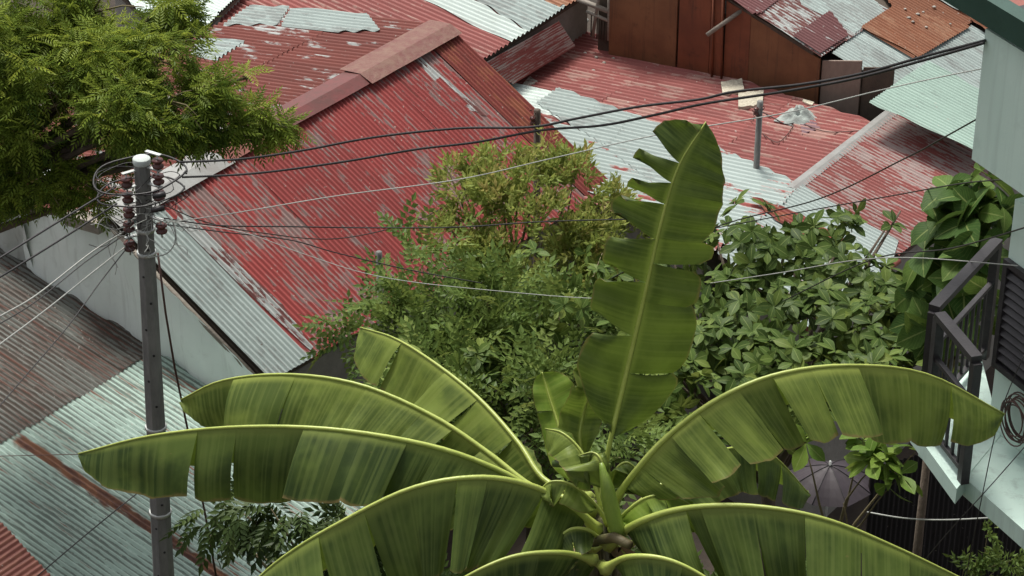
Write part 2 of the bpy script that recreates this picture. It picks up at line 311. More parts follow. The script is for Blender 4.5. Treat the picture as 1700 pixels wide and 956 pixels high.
# ---- house with the red gable roof
A = thing('gable_house', 'house with steep peeling red corrugated gable roof, behind the concrete utility pole', 'house')
RZ = 5.5; rA1, rA2 = atz(185, 364, RZ), atz(738, 51, RZ)
An = Roof(None, .593, p0=rA1); Af = Roof(None, -.155, p0=rA1, pitch=WIDE)
LA = float((rA2-rA1)@RD)
SN = 3.05                                                   # length of the near slope
nearpoly = [(0, 0), (LA+.02, 0), (LA-.02, SN+.35), (0.0, SN-.1)]
Apts = [(185, 364), (738, 51), (1000, 312), (520, 640)]
P4 = [An.pt(*q) for q in nearpoly]; b = MB(); b.prism([q-An.Nn*.03 for q in P4], [q-An.Nn*.09 for q in P4]); dA = b.build('roof', M['deck'], A, False)
def matA(ri, ci, u, v):
    if ci == 0: return M['zinc']
    return M['red_peel']
An.tile(None, matA, dA, rows=(9,), w=.78, uvpoly=[(0, 0), (LA-.55, 0), (LA-.55, SN+.35), (0, SN-.1)])
An.sheet([(LA-1.02, .1), (LA-.86, .1), (LA-.78, 1.5), (LA-.98, 1.15)], M['zinc_rust'], dA, .032)
An.sheet([(LA-.56, -.02), (LA+.04, -.02), (LA+.04, SN+.4), (LA-.56, SN+.4)], M['red_rust'], dA, .055)
An.sheet([(.70, .5), (.92, .3), (1.0, 2.2), (.86, 2.9), (.78, 2.9)], M['zinc_rust'], dA, .045)
SF = 4.6; farpoly = [(0, 0), (LA, 0), (LA+.1, -2.8), (LA-.55, -SF+.35), (0, -SF)]
farpoly = Af.poly([(185, 364), (738, 51), (728, 43), (560, 24), (415, 16), (300, 75), (-40, 240), (-60, 330)])
P4 = [Af.pt(*q) for q in farpoly]; b = MB(); b.prism([q-Af.Nn*.035 for q in P4][::-1], [q-Af.Nn*.09 for q in P4][::-1]); dA2 = b.build('roof', M['deck'], A, False)
Af.tile(None, lambda ri, ci, u, v: M['red_dark'], dA2, rows=(2.1, 2.4), w=.8, uvpoly=farpoly)
for pp, mm, lf in (([(415, 14), (482, 15), (462, 45), (370, 46)], 'zinc_w', .045), ([(484, 18), (610, 27), (632, 55), (560, 58), (468, 47)], 'zinc_w', .05), ([(330, 66), (408, 73), (360, 104), (318, 95)], 'zinc_w', .045),
                   ):
    Af.sheet(Af.poly(pp), M[mm], dA2, lf)
wN = An.V*.16+An.Nn*.075; wF = -Af.V*.29+Af.Nn*.08
for (u0, u1, mm, lf, k) in ((-.05, 2.15, 'cap_grey', 0, 1.15), (2.05, 3.0, 'cap_brown', .01, 1), (2.9, 5.15, 'cap_red', .02, 1), (5.05, LA+.05, 'cap_peel', .03, 1.25)):
    b = MB(); ribbon(b, rA1+RD*u0+ZZ*lf, rA1+RD*u1+ZZ*lf, wN*k+ZZ*lf*.4, wF*k+ZZ*lf*.4); b.build('ridge_cap', M[mm], dA, False)
# walls of the gable house: gable end under tarpaulin, side walls
ew = rA1+RD*.12; b = MB()
def gab(o_): return [o_-PE*SF*.95-ZZ*(SF*.95*.155+.12), o_-ZZ*.12, o_+PE*2.55-ZZ*(2.55*.593+.12)]
t1 = gab(ew); t2 = gab(ew+RD*(LA-.3))
for k_ in (t1, t2):
    pass
b.prism([t1[0], t1[1], t1[2], A3(t1[2][0], t1[2][1], 0), A3(t1[0][0], t1[0][1], 0)], [t2[0], t2[1], t2[2], A3(t2[2][0], t2[2][1], 0), A3(t2[0][0], t2[0][1], 0)])
b.build('wall', M['block'], A, False)
def tarp(s0, s1, mat, zb, wob, lift, seed):                # sheet of tarpaulin hung on the gable end, s = metres along PE from the ridge
    b = MB(); grid = []; n = 60; m = 26
    for i in range(n+1):
        s_ = s0+(s1-s0)*i/n; zt = RZ-.05-(s_*.593 if s_ > 0 else -s_*.155); row = []
        zt += .03*mnoise.noise((s_*2, seed, 0))
        for j in range(m+1):
            z = zt+(zb-zt)*j/m; q = rA1+PE*s_; d = .05+lift
            d += wob*(mnoise.noise((s_*2.3+.9*z, z*.5+seed, 1.3))*.13+abs(mnoise.noise((s_*4+z*2.5, z*1.1, seed)))*.09+.025*mnoise.noise((s_*11-z*7, z*4, seed)))
            row.append(A3(q[0], q[1], z)-RD*d)
        grid.append(row)
    b.quad_strip(grid); return b.build('tarpaulin', mat, A)
tarp(-4.4, -1.45, M['tarp_grey'], 3.3, 1.5, .04, 3.1); tarp(-1.6, 2.38, M['tarp'], 2.6, .55, .015, 8.2)
b = MB(); b.tube([rA1+PE*.05-RD*.05-ZZ*.10, rA1+PE*2.5-RD*.05-ZZ*(2.5*.593+.10)], .035, 6); b.build('fascia_board', M['wood'], A)
b = MB(); b.box(rA1-PE*.65-RD*.2-ZZ*.2, PE*.6+ZZ*.05, RD*.2, ZZ*.16); b.build('fascia_board', M['wood'], A, False)

# ---- low house in the lower left corner
D = thing('low_house', 'low house with broad rust-streaked grey and pale green sheet roof below white tarpaulin wall', 'house')
Dr = Roof((0, 410, 4.40), .21)
Dp = [(-330, 200), (0, 410), (330, 620), (655, 838), (250, 1110), (-560, 600)]
dD = Dr.deck(Dp, D); Dr.walls(Dp, D, shrink=.96)
ju, jv = Dr.uv(100, 683); su = Dr.uv(150, 810)[0]
M['zinc_streak'] = metal('zinc_with_rust_band', (.35, .46, .405), (.15, .19, .165), (.16, .075, .05), .43, .34, streak=[(su, .115, jv-.05, jv+9)], crest=-.20)  # darker valleys painted in to strengthen stripe shading; the band is rust
Dr.tile(None, lambda ri, ci, u, v: M['zinc_dark'] if v < jv-.5 else M['zinc_streak'], dD, rows=(), w=.8, uvpoly=Dr.poly(Dp)) if False else None
pd = Dr.poly(Dp); vmin = min(q[1] for q in pd)
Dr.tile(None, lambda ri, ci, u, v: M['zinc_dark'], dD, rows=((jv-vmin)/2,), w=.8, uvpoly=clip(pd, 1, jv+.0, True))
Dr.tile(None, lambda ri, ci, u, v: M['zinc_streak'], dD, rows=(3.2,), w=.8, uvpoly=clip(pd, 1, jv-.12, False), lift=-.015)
Lh = thing('shed', 'shed with dark red-brown sheet roof in the bottom left corner', 'shed')
Lr = Roof((40, 925, 5.0), .15, flip=True); Lp = [(-260, 590), (0, 868), (92, 968), (40, 1060), (-420, 900)]
dL = Lr.deck(Lp, Lh); Lr.walls(Lp, Lh); Lr.tile(Lp, lambda *a: M['brown_rust'], dL, rows=(3,))

# ---- long roof behind the gable house
Eh = thing('row_house', 'long house with red and pale zinc strips on its roof, behind the red gable', 'house')
Er = Roof((870, 58, 4.35), .12, pitch=WIDE); Ep = [(330, 28), (470, -62), (1010, -46), (942, 13), (804, 100), (760, 150)]
Ep = [(345, 30), (420, -30), (560, -90), (1008, -30), (942, 13), (800, 103), (720, 150), (600, 110)]
dE = Er.deck(Ep, Eh, shrink=.97); Er.walls(Ep, Eh, shrink=.9)
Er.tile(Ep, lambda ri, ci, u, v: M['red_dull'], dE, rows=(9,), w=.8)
for pp, mm, lf in (([(694, 0), (600, -50), (690, -50), (781, 0), (876, 57), (846, 74)], 'zinc_new_w', .05), ([(781, -1), (690, -52), (800, -55), (888, -2), (940, 15), (877, 57)], 'zinc_w', .062), ([(885, -6), (800, -58), (900, -60), (1010, -25), (943, 14), (922, 17)], 'orange', .075)):
    Er.sheet(Er.poly(pp), M[mm], dE, lf)
# slanted sheet between the two roofs
ta, tb = Er.p(800, 101)-ZZ*.06-RD*.1, Er.p(928, 30)-ZZ*.06; bb = atz(852, 139, 3.72); bc = atz(955, 76, 3.86)
b = MB(); grid = []; uvs = []; n = 100
for i in range(n+1):
    t = i/n; l = ta+(bb-ta)*t; r = tb+(bc-tb)*t; s_ = t*np.linalg.norm(bb-ta); grid.append([l+(r-l)*k/8+A3(0, 0, .012*math.sin(2*math.pi*s_/PITCH)) for k in range(9)]); uvs.append([(s_, k/8*1.8) for k in range(9)])
b.quad_strip(grid, uvs); b.build('corrugated_sheet', M['red_fade'], dE)
Mh = thing('far_house', 'house with pale zinc roof showing behind the feathery tree, at the top edge', 'house')
Mr = Roof((330, 20, 5.0), .10); Mp = [(180, -30), (320, -80), (420, -30), (340, 47), (230, 20)]
dM = Mr.deck(Mp, Mh); Mr.walls(Mp, Mh); Mr.tile(Mp, lambda *a: M['zinc_new'], dM, rows=(9,))

# ---- double roof on the right: red slope and faded slope meeting at a ridge
B = thing('twin_slope_house', 'house with dull red and faded pink roof slopes and a band of pale zinc sheets', 'house')
Br = Roof((900, 190, 3.62), -.09, pitch=WIDE)
Bp = [(815, 110), (935, 38), (965, 51), (1100, 94), (1450, 204), (1321, 316), (1180, 420), (960, 330), (850, 190)]
dB = Br.deck(Bp, B); Br.walls(Bp, B, shrink=.92)
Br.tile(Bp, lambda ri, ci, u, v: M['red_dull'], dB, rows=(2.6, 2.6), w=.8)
for pp, mm, lf in (([(835, 137), (926, 160), (985, 182), (960, 215), (860, 175)], 'zinc_new_w', .05), ([(928, 150), (1050, 196), (1010, 250), (890, 178)], 'zinc_w', .065), ([(1040, 190), (1195, 250), (1110, 330), (985, 235)], 'zinc_w', .06), ([(880, 190), (1090, 270), (1060, 350), (960, 320), (880, 215)], 'zinc_peel_w', .05),
                   ([(1185, 246), (1330, 310), (1300, 345), (1180, 425), (1040, 360), (1080, 300)], 'zinc_peel_w', .052)):
    Br.sheet(Br.poly(pp), M[mm], dB, lf)
rC1, rC2 = Br.p(1321, 316), Br.p(1560, 130)
Cr = Roof(None, .20, p0=rC1+ZZ*.03)
Cp = [(1180, 425), (1321, 314), (1560, 128), (1760, 240), (1500, 440), (1330, 500)]
Cp = [(1190, 421), (1321, 315), (1560, 128), (1740, 225), (1490, 428), (1340, 540)]
dC = Cr.deck(Cp, B); Cr.walls(Cp, B, shrink=.9)
Cr.tile(Cp, lambda ri, ci, u, v: M['red_fade'], dC, rows=(9,), w=.8)
Cr.sheet(Cr.poly([(1190, 423), (1330, 311), (1490, 405), (1480, 440), (1340, 548)]), M['zinc_peel'], dC, .045)
Cr.sheet(Cr.poly([(1240, 330), (1325, 360), (1400, 405), (1380, 425), (1290, 375)]), M['red_rust'], dC, .075)
b = MB(); ribbon(b, rC1-RD*.1, rC2, -Br.V*.10+ZZ*.085, Cr.V*.09+ZZ*.07); b.build('ridge_cap', M['cap_grey'], dC, False)
b = MB(); e1, e2 = Cr.p(1492, 428), Cr.p(1340, 542); b.tube([e1-ZZ*.05, e2-ZZ*.05], .05, 6); b.build('gutter', M['cap_brown'], B)

# ---- plywood house with patchwork roof
Hh = thing('plywood_house', 'brown plywood house with rust and grey patchwork sheet roof at the top right', 'house')
wp = Br.p(1200, 128)+ZZ*.02; wn = RD                       # wall plane: along PE, facing -RD
def hw(px, py): return onp(px, py, wp, wn)
top = lambda x: -60+.6*(x-1110) if x < 1340 else 92
edge = [(1012, 64), (1124, 101), (1198, 126), (1243, 140), (1357, 178)]
def panel(x0, x1, mat, off, y0=None, yb=None, name='plywood_panel'):
    a = hw(x0, yb or 52+.318*(x0-965)+6); c = hw(x1, yb or 52+.318*(x1-965)+6); a = a-ZZ*.3; c = c-ZZ*.3
    za = hw(x0, y0 if y0 is not None else max(-150, .62*(x0-1210)+2))[2]; zc = hw(x1, y0 if y0 is not None else .62*(x1-1210)+2)[2]
    za, zc = min(za, a[2]+2.6), min(zc, c[2]+2.6); b = MB(); o_ = -RD*off
    b.prism([a+o_, c+o_, A3(c[0], c[1], zc)+o_, A3(a[0], a[1], za)+o_], [a+o_+RD*.03, c+o_+RD*.03, A3(c[0], c[1], zc)+o_+RD*.03, A3(a[0], a[1], za)+o_+RD*.03]); return b.build(name, M[mat], Hh, False)
Hwall = [panel(1014, 1124, 'ply', .06), panel(1127, 1178, 'ply_red', .05), panel(1180, 1200, 'ply_red', .075), panel(1203, 1243, 'ply_red', .055), panel(1244, 1359, 'ply', .065), panel(1361, 1424, 'ply_grey', .03, 98), panel(1426, 1475, 'deck', .0, 110)]
for x0, x1 in ((1190, 1195), (1206, 1208)):
    b = MB(); a = hw(x0, -20); c = hw(x0-3, 128); b.tube([a-RD*.10, c-RD*.10], .018, 6); b.build('batten', M['ply_red'], Hh)
# body behind the panels
b = MB(); q0, q1 = hw(990, 60)-ZZ*.4, hw(1620, 260)-ZZ*.2
P_ = [q0+RD*.05, q1+RD*.05, q1+RD*5, q0+RD*5]
def ztop(q): s_ = float((q-wp)@PE); return wp[2]+1.28-.30*s_-.15
b.prism([A3(q[0], q[1], max(1.5, ztop(q)-.1)) for q in P_][::-1], [A3(q[0], q[1], 0) for q in P_][::-1]); b.build('wall', M['deck'], Hh, False)
pI = onp(1300, 57, wp-RD*.16, wn); Ir = Roof(None, .30, p0=pI)
Ip = [(1160, -32), (1210, 0), (1363, 95), (1387, 79), (1500, 143), (1545, 108), (1700, 200), (1760, 60), (1500, -110), (1290, -120)]
Ip = [(1150, -38), (1363, 96), (1389, 78), (1498, 142), (1720, 250), (1900, 60), (1640, -80), (1330, -130)]
dI = Ir.deck([(1170, -28), (1350, 84), (1385, 76), (1490, 136), (1700, 240), (1880, 60), (1620, -80), (1330, -110)], Hh, shrink=.985)
Ir.tile(None, lambda ri, ci, u, v: M['zinc_rust'], dI, rows=(2.6,), w=.8, uvpoly=Ir.poly([(1150, -38), (1363, 96), (1480, 22), (1290, -100)]))
for pp, mm, lf in (([(1205, -2), (1290, -50), (1330, -28), (1262, 26), (1248, 27)], 'purple', .05), ([(1313, 64), (1376, 22), (1408, 62), (1360, 93)], 'purple', .055), ([(1290, -40), (1400, -60), (1468, 24), (1418, 58), (1330, 10)], 'zinc', .042)):
    Ir.sheet(Ir.poly(pp), M[mm], dI, lf)
Ir.tile([(1380, 88), (1500, 152), (1620, 68), (1500, 0)], lambda *a: M['zinc'], dI, rows=(9,), lift=-.03)
Ir.sheet(Ir.poly([(1428, 49), (1480, 16), (1440, -40), (1600, -60), (1625, 32), (1515, 100)]), M['orange'], dI, .05)
Ir.sheet(Ir.poly([(1428, 49), (1482, 14), (1610, 48), (1522, 100)]), M['orange'], dI, .065)
Ir.tile([(1545, 0), (1700, -60), (1760, 20), (1618, 36), (1588, 22)], lambda *a: M['zinc'], dI, rows=(9,), lift=.055)
Ir.tile([(1535, 96), (1612, 42), (1720, 100), (1700, 250), (1600, 165)], lambda *a: M['zinc'], dI, rows=(9,), lift=-.02)
Ir.sheet(Ir.poly([(1606, 36), (1680, 0), (1700, 60), (1640, 62)]), M['orange'], dI, .09)
b = MB(); a = hw(1194, 45)-RD*.12; c = hw(1236, 14)-RD*.1; b.tube([a-RD*.25, c+RD*.1], .035, 8); b.build('beam_end', M['wood'], Hh)
Jr = Roof((1445, 166, 4.62), .22); Jp = [(1443, 165), (1535, 98), (1625, 150), (1640, 270), (1510, 203)]
Jr.tile([(1441, 172), (1541, 103), (1650, 165), (1650, 268), (1510, 202)], lambda *a: M['mint'], dI, rows=(9,), w=.9)
b = MB(); b.tube([Ir.p(1425, 104)-Ir.Nn*.06, Ir.p(1492, 143)-Ir.Nn*.06], .022, 6); b.build('fascia_strip', M['pipe'], Hh)
# dark opening and timber frame beside it
for (x0, y0, x1, y1, r) in ((1000, -40, 985, 60, .03), (1013, -40, 1012, 66, .03), (960, -2, 1012, 18, .045), (975, 18, 1012, 34, .03)):
    b = MB(); b.tube([hw(x0, y0)-RD*.02, hw(x1, y1)-RD*.02], r, 6); b.build('timber_post', M['wood'], Hh)
for k in range(6):
    b = MB(); b.tube([hw(982+k*5, 22+2*k), hw(981+k*5, 60+2*k)], .012, 5); b.build('timber_slat', M['deck'], Hh)
o = MB(); q = Br.p(968, 52)+ZZ*.06; o.tube([Br.p(945, 62)+ZZ*.1, Br.p(973, 44)+ZZ*.12], .05, 10); tag(o.build('pipe', M['pipe']), 'short pale plastic pipe at the upper corner of the dull red roof', 'pipe')
# ---------------------------------------------------------------- mint green concrete house on the right
K = thing('concrete_house', 'pale mint green concrete house with black balcony railing at the right edge', 'house')
SZ = 9.55; k1, k2 = atz(1527, 728, SZ), atz(1700, 880, SZ); kd = unit(k2-k1); kn = A3(-kd[1], kd[0], 0); kn = kn if kn[0] > 0 else -kn   # kd along the front, kn into the house
b = MB(); c0 = k1; c1 = k1+kd*5; b.prism([c0, c1, c1+kn*4, c0+kn*4], [q-ZZ*.16 for q in (c0, c1, c1+kn*4, c0+kn*4)])
b.build('floor_slab', M['mint_slab'], K, False)
wq = aty(1668, 372, aty(1640, 700, 1)[1]) if False else None
fl = atz(1641, 706, SZ)                                    # foot of the lower wall corner
off = float((fl-k1)@kn); along = float((fl-k1)@kd)
def kp(a, n, z): q = k1+kd*a+kn*n; return A3(q[0], q[1], z)
corner = kp(along, off, 0)
def kwall(px, py): return onp(px, py, corner, kn)
ztopw = kwall(1668, 318)[2]
b = MB()
b.prism([kp(along, off, SZ+.004), kp(along+5, off, SZ+.004), kp(along+5, off+4, SZ+.004), kp(along, off+4, SZ+.004)][::-1], [kp(along, off, ztopw), kp(along+5, off, ztopw), kp(along+5, off+4, ztopw), kp(along, off+4, ztopw)][::-1])
b.build('wall', M['mint_wall'], K, False)
# projecting upper storey: its plane lies nearer the camera
u1 = kwall(1670, 312)-kn*.32; up0 = onp(1613, 264, u1, kn); up1 = onp(1634, 46, u1, kn)
a0 = float((up0-k1)@kd); n0 = float((up0-k1)@kn); zb_, zt_ = up0[2], up1[2]
b = MB(); b.prism([kp(a0, n0, zb_), kp(a0+7, n0, zb_), kp(a0+7, n0+4, zb_), kp(a0, n0+4, zb_)][::-1], [kp(a0, n0, zt_), kp(a0+7, n0, zt_), kp(a0+7, n0+4, zt_), kp(a0, n0+4, zt_)][::-1])
b.build('upper_wall', M['mint_wall'], K, False)
b = MB(); b.box(kp(a0-1.6, n0+.10, zt_+.13), kd*8.6, kn*4.2, ZZ*.05); rf = b.build('roof', M['cap_brown'], K, False)
b = MB(); b.box(kp(a0-1.6, n0-.05, zt_+.05), kd*8.6, kn*.14, ZZ*.20); b.build('gutter', M['green_trim'], rf, False)
b = MB(); b.box(kp(a0, n0+.12, zt_+.001), kd*7, kn*3.8, ZZ*.128); b.build('soffit', M['green_trim'], rf, False)
for k in range(4):
    b = MB(); b.box(kp(a0-.9+k*1.1, n0+.1, zt_+.182), kd*.06, kn*3.5, ZZ*.05); b.build('batten', M['iron'], rf, False)
# louvred window in the lower wall
def kwin(px, py, d=0.0): q = kwall(px, py); return q-kn*d
wa, wb_ = kwall(1659, 598), kwall(1668, 432); s0 = float((wa-k1)@kd)+.02; z0, z1 = wa[2], wb_[2]
win = MB(); win.box(kp(s0, off-.012, z0), kd*1.5, kn*.006, ZZ*(z1-z0)); wo = win.build('window', M['glass'], K, False)
for (o_, x_, z_) in ((kp(s0-.05, off-.05, z0-.05), kd*1.6, ZZ*.05), (kp(s0-.05, off-.05, z1), kd*1.6, ZZ*.05), (kp(s0-.05, off-.05, z0), kd*.05, ZZ*(z1-z0)), (kp(s0+.75, off-.05, z0), kd*.04, ZZ*(z1-z0))):
    b = MB(); b.box(o_, x_, kn*.045, z_); b.build('window_frame', M['iron'], wo, False)
for k in range(11):
    b = MB(); z = z0+.04+(z1-z0-.06)*k/11; b.box(kp(s0+.0, off-.045, z), kd*.74, kn*.03+ZZ*.035, ZZ*.006); b.build('louvre', M['iron'], wo, False)
# balcony railing: two runs meeting at the outer corner
rzz = atz(1550, 508, SZ+1.05)
q0 = kp(.06, .05, 0); 
RT = SZ+1.12
ra = atz(1656, 396, RT); rb = atz(1551, 508, RT); rc = atz(1622, 592, RT)
rl = thing('balcony_railing', 'black iron balcony railing in front of the mint green wall', 'railing') if False else None
def rail(p, q, nb):
    b = MB(); d_ = unit(q-p); s_ = unit(np.cross(d_, ZZ)); b.box(p-s_*.045-ZZ*.05, (q-p), s_*.09, ZZ*.055); ro = b.build('railing', M['iron'], K, False)
    for zz, n_ in ((1.04, 'bottom_rail'), (.42, 'middle_rail')):
        b = MB(); b.box(p-s_*.02-ZZ*zz, (q-p), s_*.04, ZZ*.035); b.build(n_, M['iron'], ro, False)
    for i in range(nb+1):
        f = p+(q-p)*i/nb; e = i in (0, nb); r = .035 if e else .011
        b = MB(); b.box(f-s_*r-d_*r-ZZ*(1.12 if e else 1.02), s_*2*r, d_*2*r, ZZ*(1.07 if e else .61)); b.build('post' if e else 'baluster', M['iron'], ro, False)
rail(ra, rb, 10); rail(rb+unit(rc-rb)*.1, rc, 6)
b = MB(); fq = [A3(q[0], q[1], SZ+.006) for q in (rb+unit(rb-ra)*.1-unit(rc-rb)*.1, rc+unit(rb-ra)*.12, rc+(ra-rb)*.6, ra+(rb-rc)*.1)]; b.prism(fq, [q-ZZ*.14 for q in fq]); b.build('landing_slab', M['mint_slab'], K, False)
# ground storey set back under the slab
b = MB(); g0 = kp(1.9, .7, 0); P_ = [kp(1.9, .75, 0), kp(6, .75, 0), kp(6, 4, 0), kp(1.9, 4, 0)]
b.prism([A3(q[0], q[1], SZ-.17) for q in P_][::-1], [A3(q[0], q[1], -.3) for q in P_][::-1]); b.build('lower_wall', M['block'], K, False)
b = MB(); pv = onp(1697, 695, corner-kn*.03, kn)
for k in range(9):
    r = .13+.035*random.random(); cc = pv+kd*random.uniform(-.03, .03)+ZZ*random.uniform(-.03, .03)-kn*(.012*k)
    b.tube([cc+r*(math.cos(t)*kd+1.15*math.sin(t)*ZZ) for t in np.linspace(0, 6.3, 26)], .006, 5, False)
tag(b.build('cable_coil', M['cable_brown']), 'coil of dark red-brown cable hung on the mint green wall', 'cable coil')

# ---------------------------------------------------------------- concrete utility pole
PY = 20.5; pt_ = aty(235, 264, PY); pb_ = aty(272, 958, PY); pdir = unit(pt_-pb_); zg = ground_z(PY)
pbot = pt_-pdir*((pt_[2]-zg+.3)/pdir[2]); HL = np.linalg.norm(pt_-pbot)
pole = thing('utility_pole', 'tall grey concrete utility pole with brackets, spool insulators and cable loops', 'utility pole')
b = MB(); b.tube([pbot+(pt_-pbot)*t for t in (0, .25, .5, .75, 1)], [.135, .122, .108, .093, .080], 8); b.build('shaft', M['concrete'], pole, False)
b = MB(); b.lathe(pt_, [(.082, -.05), (.086, -.04), (.086, .008), (.080, .014)], 14, pdir); b.build('cap', M['cement_top'], pole)
for k in range(22):
    t = .35+k*.30; a = (-.35 if k % 2 else .35)+(-1.57); rr = .080+.055*t/HL
    c_ = pt_-pdir*t; n_ = A3(math.cos(a), math.sin(a), 0); b = MB(); b.lathe(c_+n_*(rr*.93), [(.013, -.01), (.013, .006)], 8, n_); b.build('bolt_hole', M['hole'], pole)
for t in (.76, 1.02, 3.05, 4.1):
    b = MB(); rr = .083+.055*t/HL; b.lathe(pt_-pdir*t, [(rr, -.02), (rr+.006, -.018), (rr+.006, .018), (rr, .02)], 12, pdir); b.build('band', M['steel'], pole)
AR = unit(A3(.80, -.45, 0)); AR2 = unit(A3(-.80, -.45, 0))
spool = [(.012, -.065), (.05, -.06), (.055, -.035), (.032, -.012), (.032, .012), (.055, .035), (.05, .06), (.012, .065)]
def bracket(px, py, side):                                  # rack arm reaching to an insulator at the pixel, in the plane of the pole
    q = aty(px, py, PY-.10); z = q[2]+.09; ax = pt_-pdir*((pt_[2]-z)/pdir[2]); d_ = A3(q[0], q[1], z)-A3(ax[0], ax[1], z); L_ = np.linalg.norm(d_); d_ = d_/L_; s_ = np.cross(d_, ZZ)
    b = MB(); b.box(A3(ax[0], ax[1], z)+d_*.06-s_*.02, d_*(L_-.02), s_*.04, ZZ*.012); br = b.build('bracket', M['steel'], pole, False)
    b = MB(); b.lathe(q, [(a_*1.05, c_*.72) for a_, c_ in spool], 14); b.build('insulator', M['porcelain'], br); b = MB(); b.tube([q-ZZ*.10, q+ZZ*.10], .008, 6); b.build('bolt', M['steel'], br)
    return q
ins = [bracket(*a) for a in ((210, 302, -1), (212, 327, -1), (214, 352, -1), (262, 271, 1), (263, 297, 1), (264, 324, 1), (268, 379, 1), (215, 408, -1), (214, 376, -1))]
def loop(px, py, rx, wob, r=.011, turns=1, seed=0, mat='cable', ph=0):
    c_ = aty(px, py, PY); pts = []
    for t in np.linspace(0, 2*math.pi*turns, 40*turns+1):
        e = 1+.06*math.sin(2*t+seed)+.03*math.sin(5*t+seed); pts.append(c_+A3(rx*e*math.cos(t+ph), rx*e*math.sin(t+ph), wob*math.sin(t+seed)+.03*t/6.28))
    b = MB(); b.tube(pts, r, 6, False); return b.build('cable_loop', M[mat], pole)
loop(231, 292, .42, .03, .010, 1, 1); loop(233, 320, .40, .05, .009, 1, 2.2); loop(226, 303, .38, .10, .0045, 1, 4); loop(205, 300, .26, .06, .004, 1, .5); loop(262, 306, .2, .08, .004, 1, 1.5)
for px, py in ((264, 324), (262, 347)): 
    q = aty(px, py, PY-.38); b = MB(); b.tube([q-A3(.06, 0, .012), q+A3(.06, 0, .012)], .028, 8); b.build('connector', M['cable'], pole)
def tangle(cx, cy, n, sp, mat, r=.005, seed=0):
    rs = random.Random(seed); b = MB()
    for k in range(n):
        p0 = aty(cx+rs.uniform(-sp, sp), cy+rs.uniform(-sp*.5, sp*.5), PY-.15); pts = [p0]
        d_ = A3(rs.uniform(-1, 1), rs.uniform(-.3, .3), rs.uniform(-.6, .6))
        for i in range(9):
            d_ = unit(d_+A3(rs.uniform(-.8, .8), rs.uniform(-.3, .3), rs.uniform(-.8, .8))); pts.append(pts[-1]+d_*.05)
        b.tube(pts, r, 5, False)
    return b.build('wire_tangle', M[mat], pole)
tangle(262, 365, 11, 20, 'cable_grey', .004, 1); tangle(205, 385, 8, 18, 'cable_grey', .0035, 2); tangle(200, 375, 8, 20, 'cable', .004, 3); tangle(275, 340, 5, 18, 'cable', .004, 4)
def wire_px(name, label, pts, r, mat, group=None, parent=None):
    P = [aty(*q) for q in pts]; out = []
    for i in range(len(P)-1):
        p0 = P[max(i-1, 0)]; p1 = P[i]; p2 = P[i+1]; p3 = P[min(i+2, len(P)-1)]
        for t in np.linspace(0, 1, 8, endpoint=False):
            out.append(.5*((2*p1)+(-p0+p2)*t+(2*p0-5*p1+4*p2-p3)*t*t+(-p0+3*p1-3*p2+p3)*t**3))
    out.append(P[-1]); b = MB(); b.tube(out, r, 6); o = b.build(name, M[mat], parent)
    if label: tag(o, label, 'wire', group)
    return o
def yl(pts, y0, y1): x0, x1 = pts[0][0], pts[-1][0]; return [(x, y, y0+(y1-y0)*(x-x0)/(x1-x0)) for x, y in pts]
wire_px('cable_loop', None, [(285, 362, PY-.1), (292, 395, PY-.15), (278, 420, PY-.2), (245, 428, PY-.3)], .007, 'cable_grey', None, pole)
kwy = onp(1636, 66, u1, kn)[1]
wire_px('power_line', 'upper of the two thick black power lines from the pole to the mint green house', yl([(300, 269), (400, 264), (500, 250), (620, 228), (760, 213), (880, 211), (960, 196), (1060, 177), (1160, 165), (1220, 152), (1330, 140), (1430, 122), (1540, 92), (1636, 67)], PY, kwy-.02), .012, 'cable')
wire_px('power_line', 'lower of the two thick black power lines from the pole to the mint green house', yl([(303, 294), (420, 288), (560, 270), (690, 248), (790, 236), (900, 216), (1000, 208), (1090, 190), (1170, 172), (1300, 152), (1420, 130), (1540, 98), (1634, 71)], PY, kwy-.05), .012, 'cable')
G = 'service wires fanning from the utility pole'
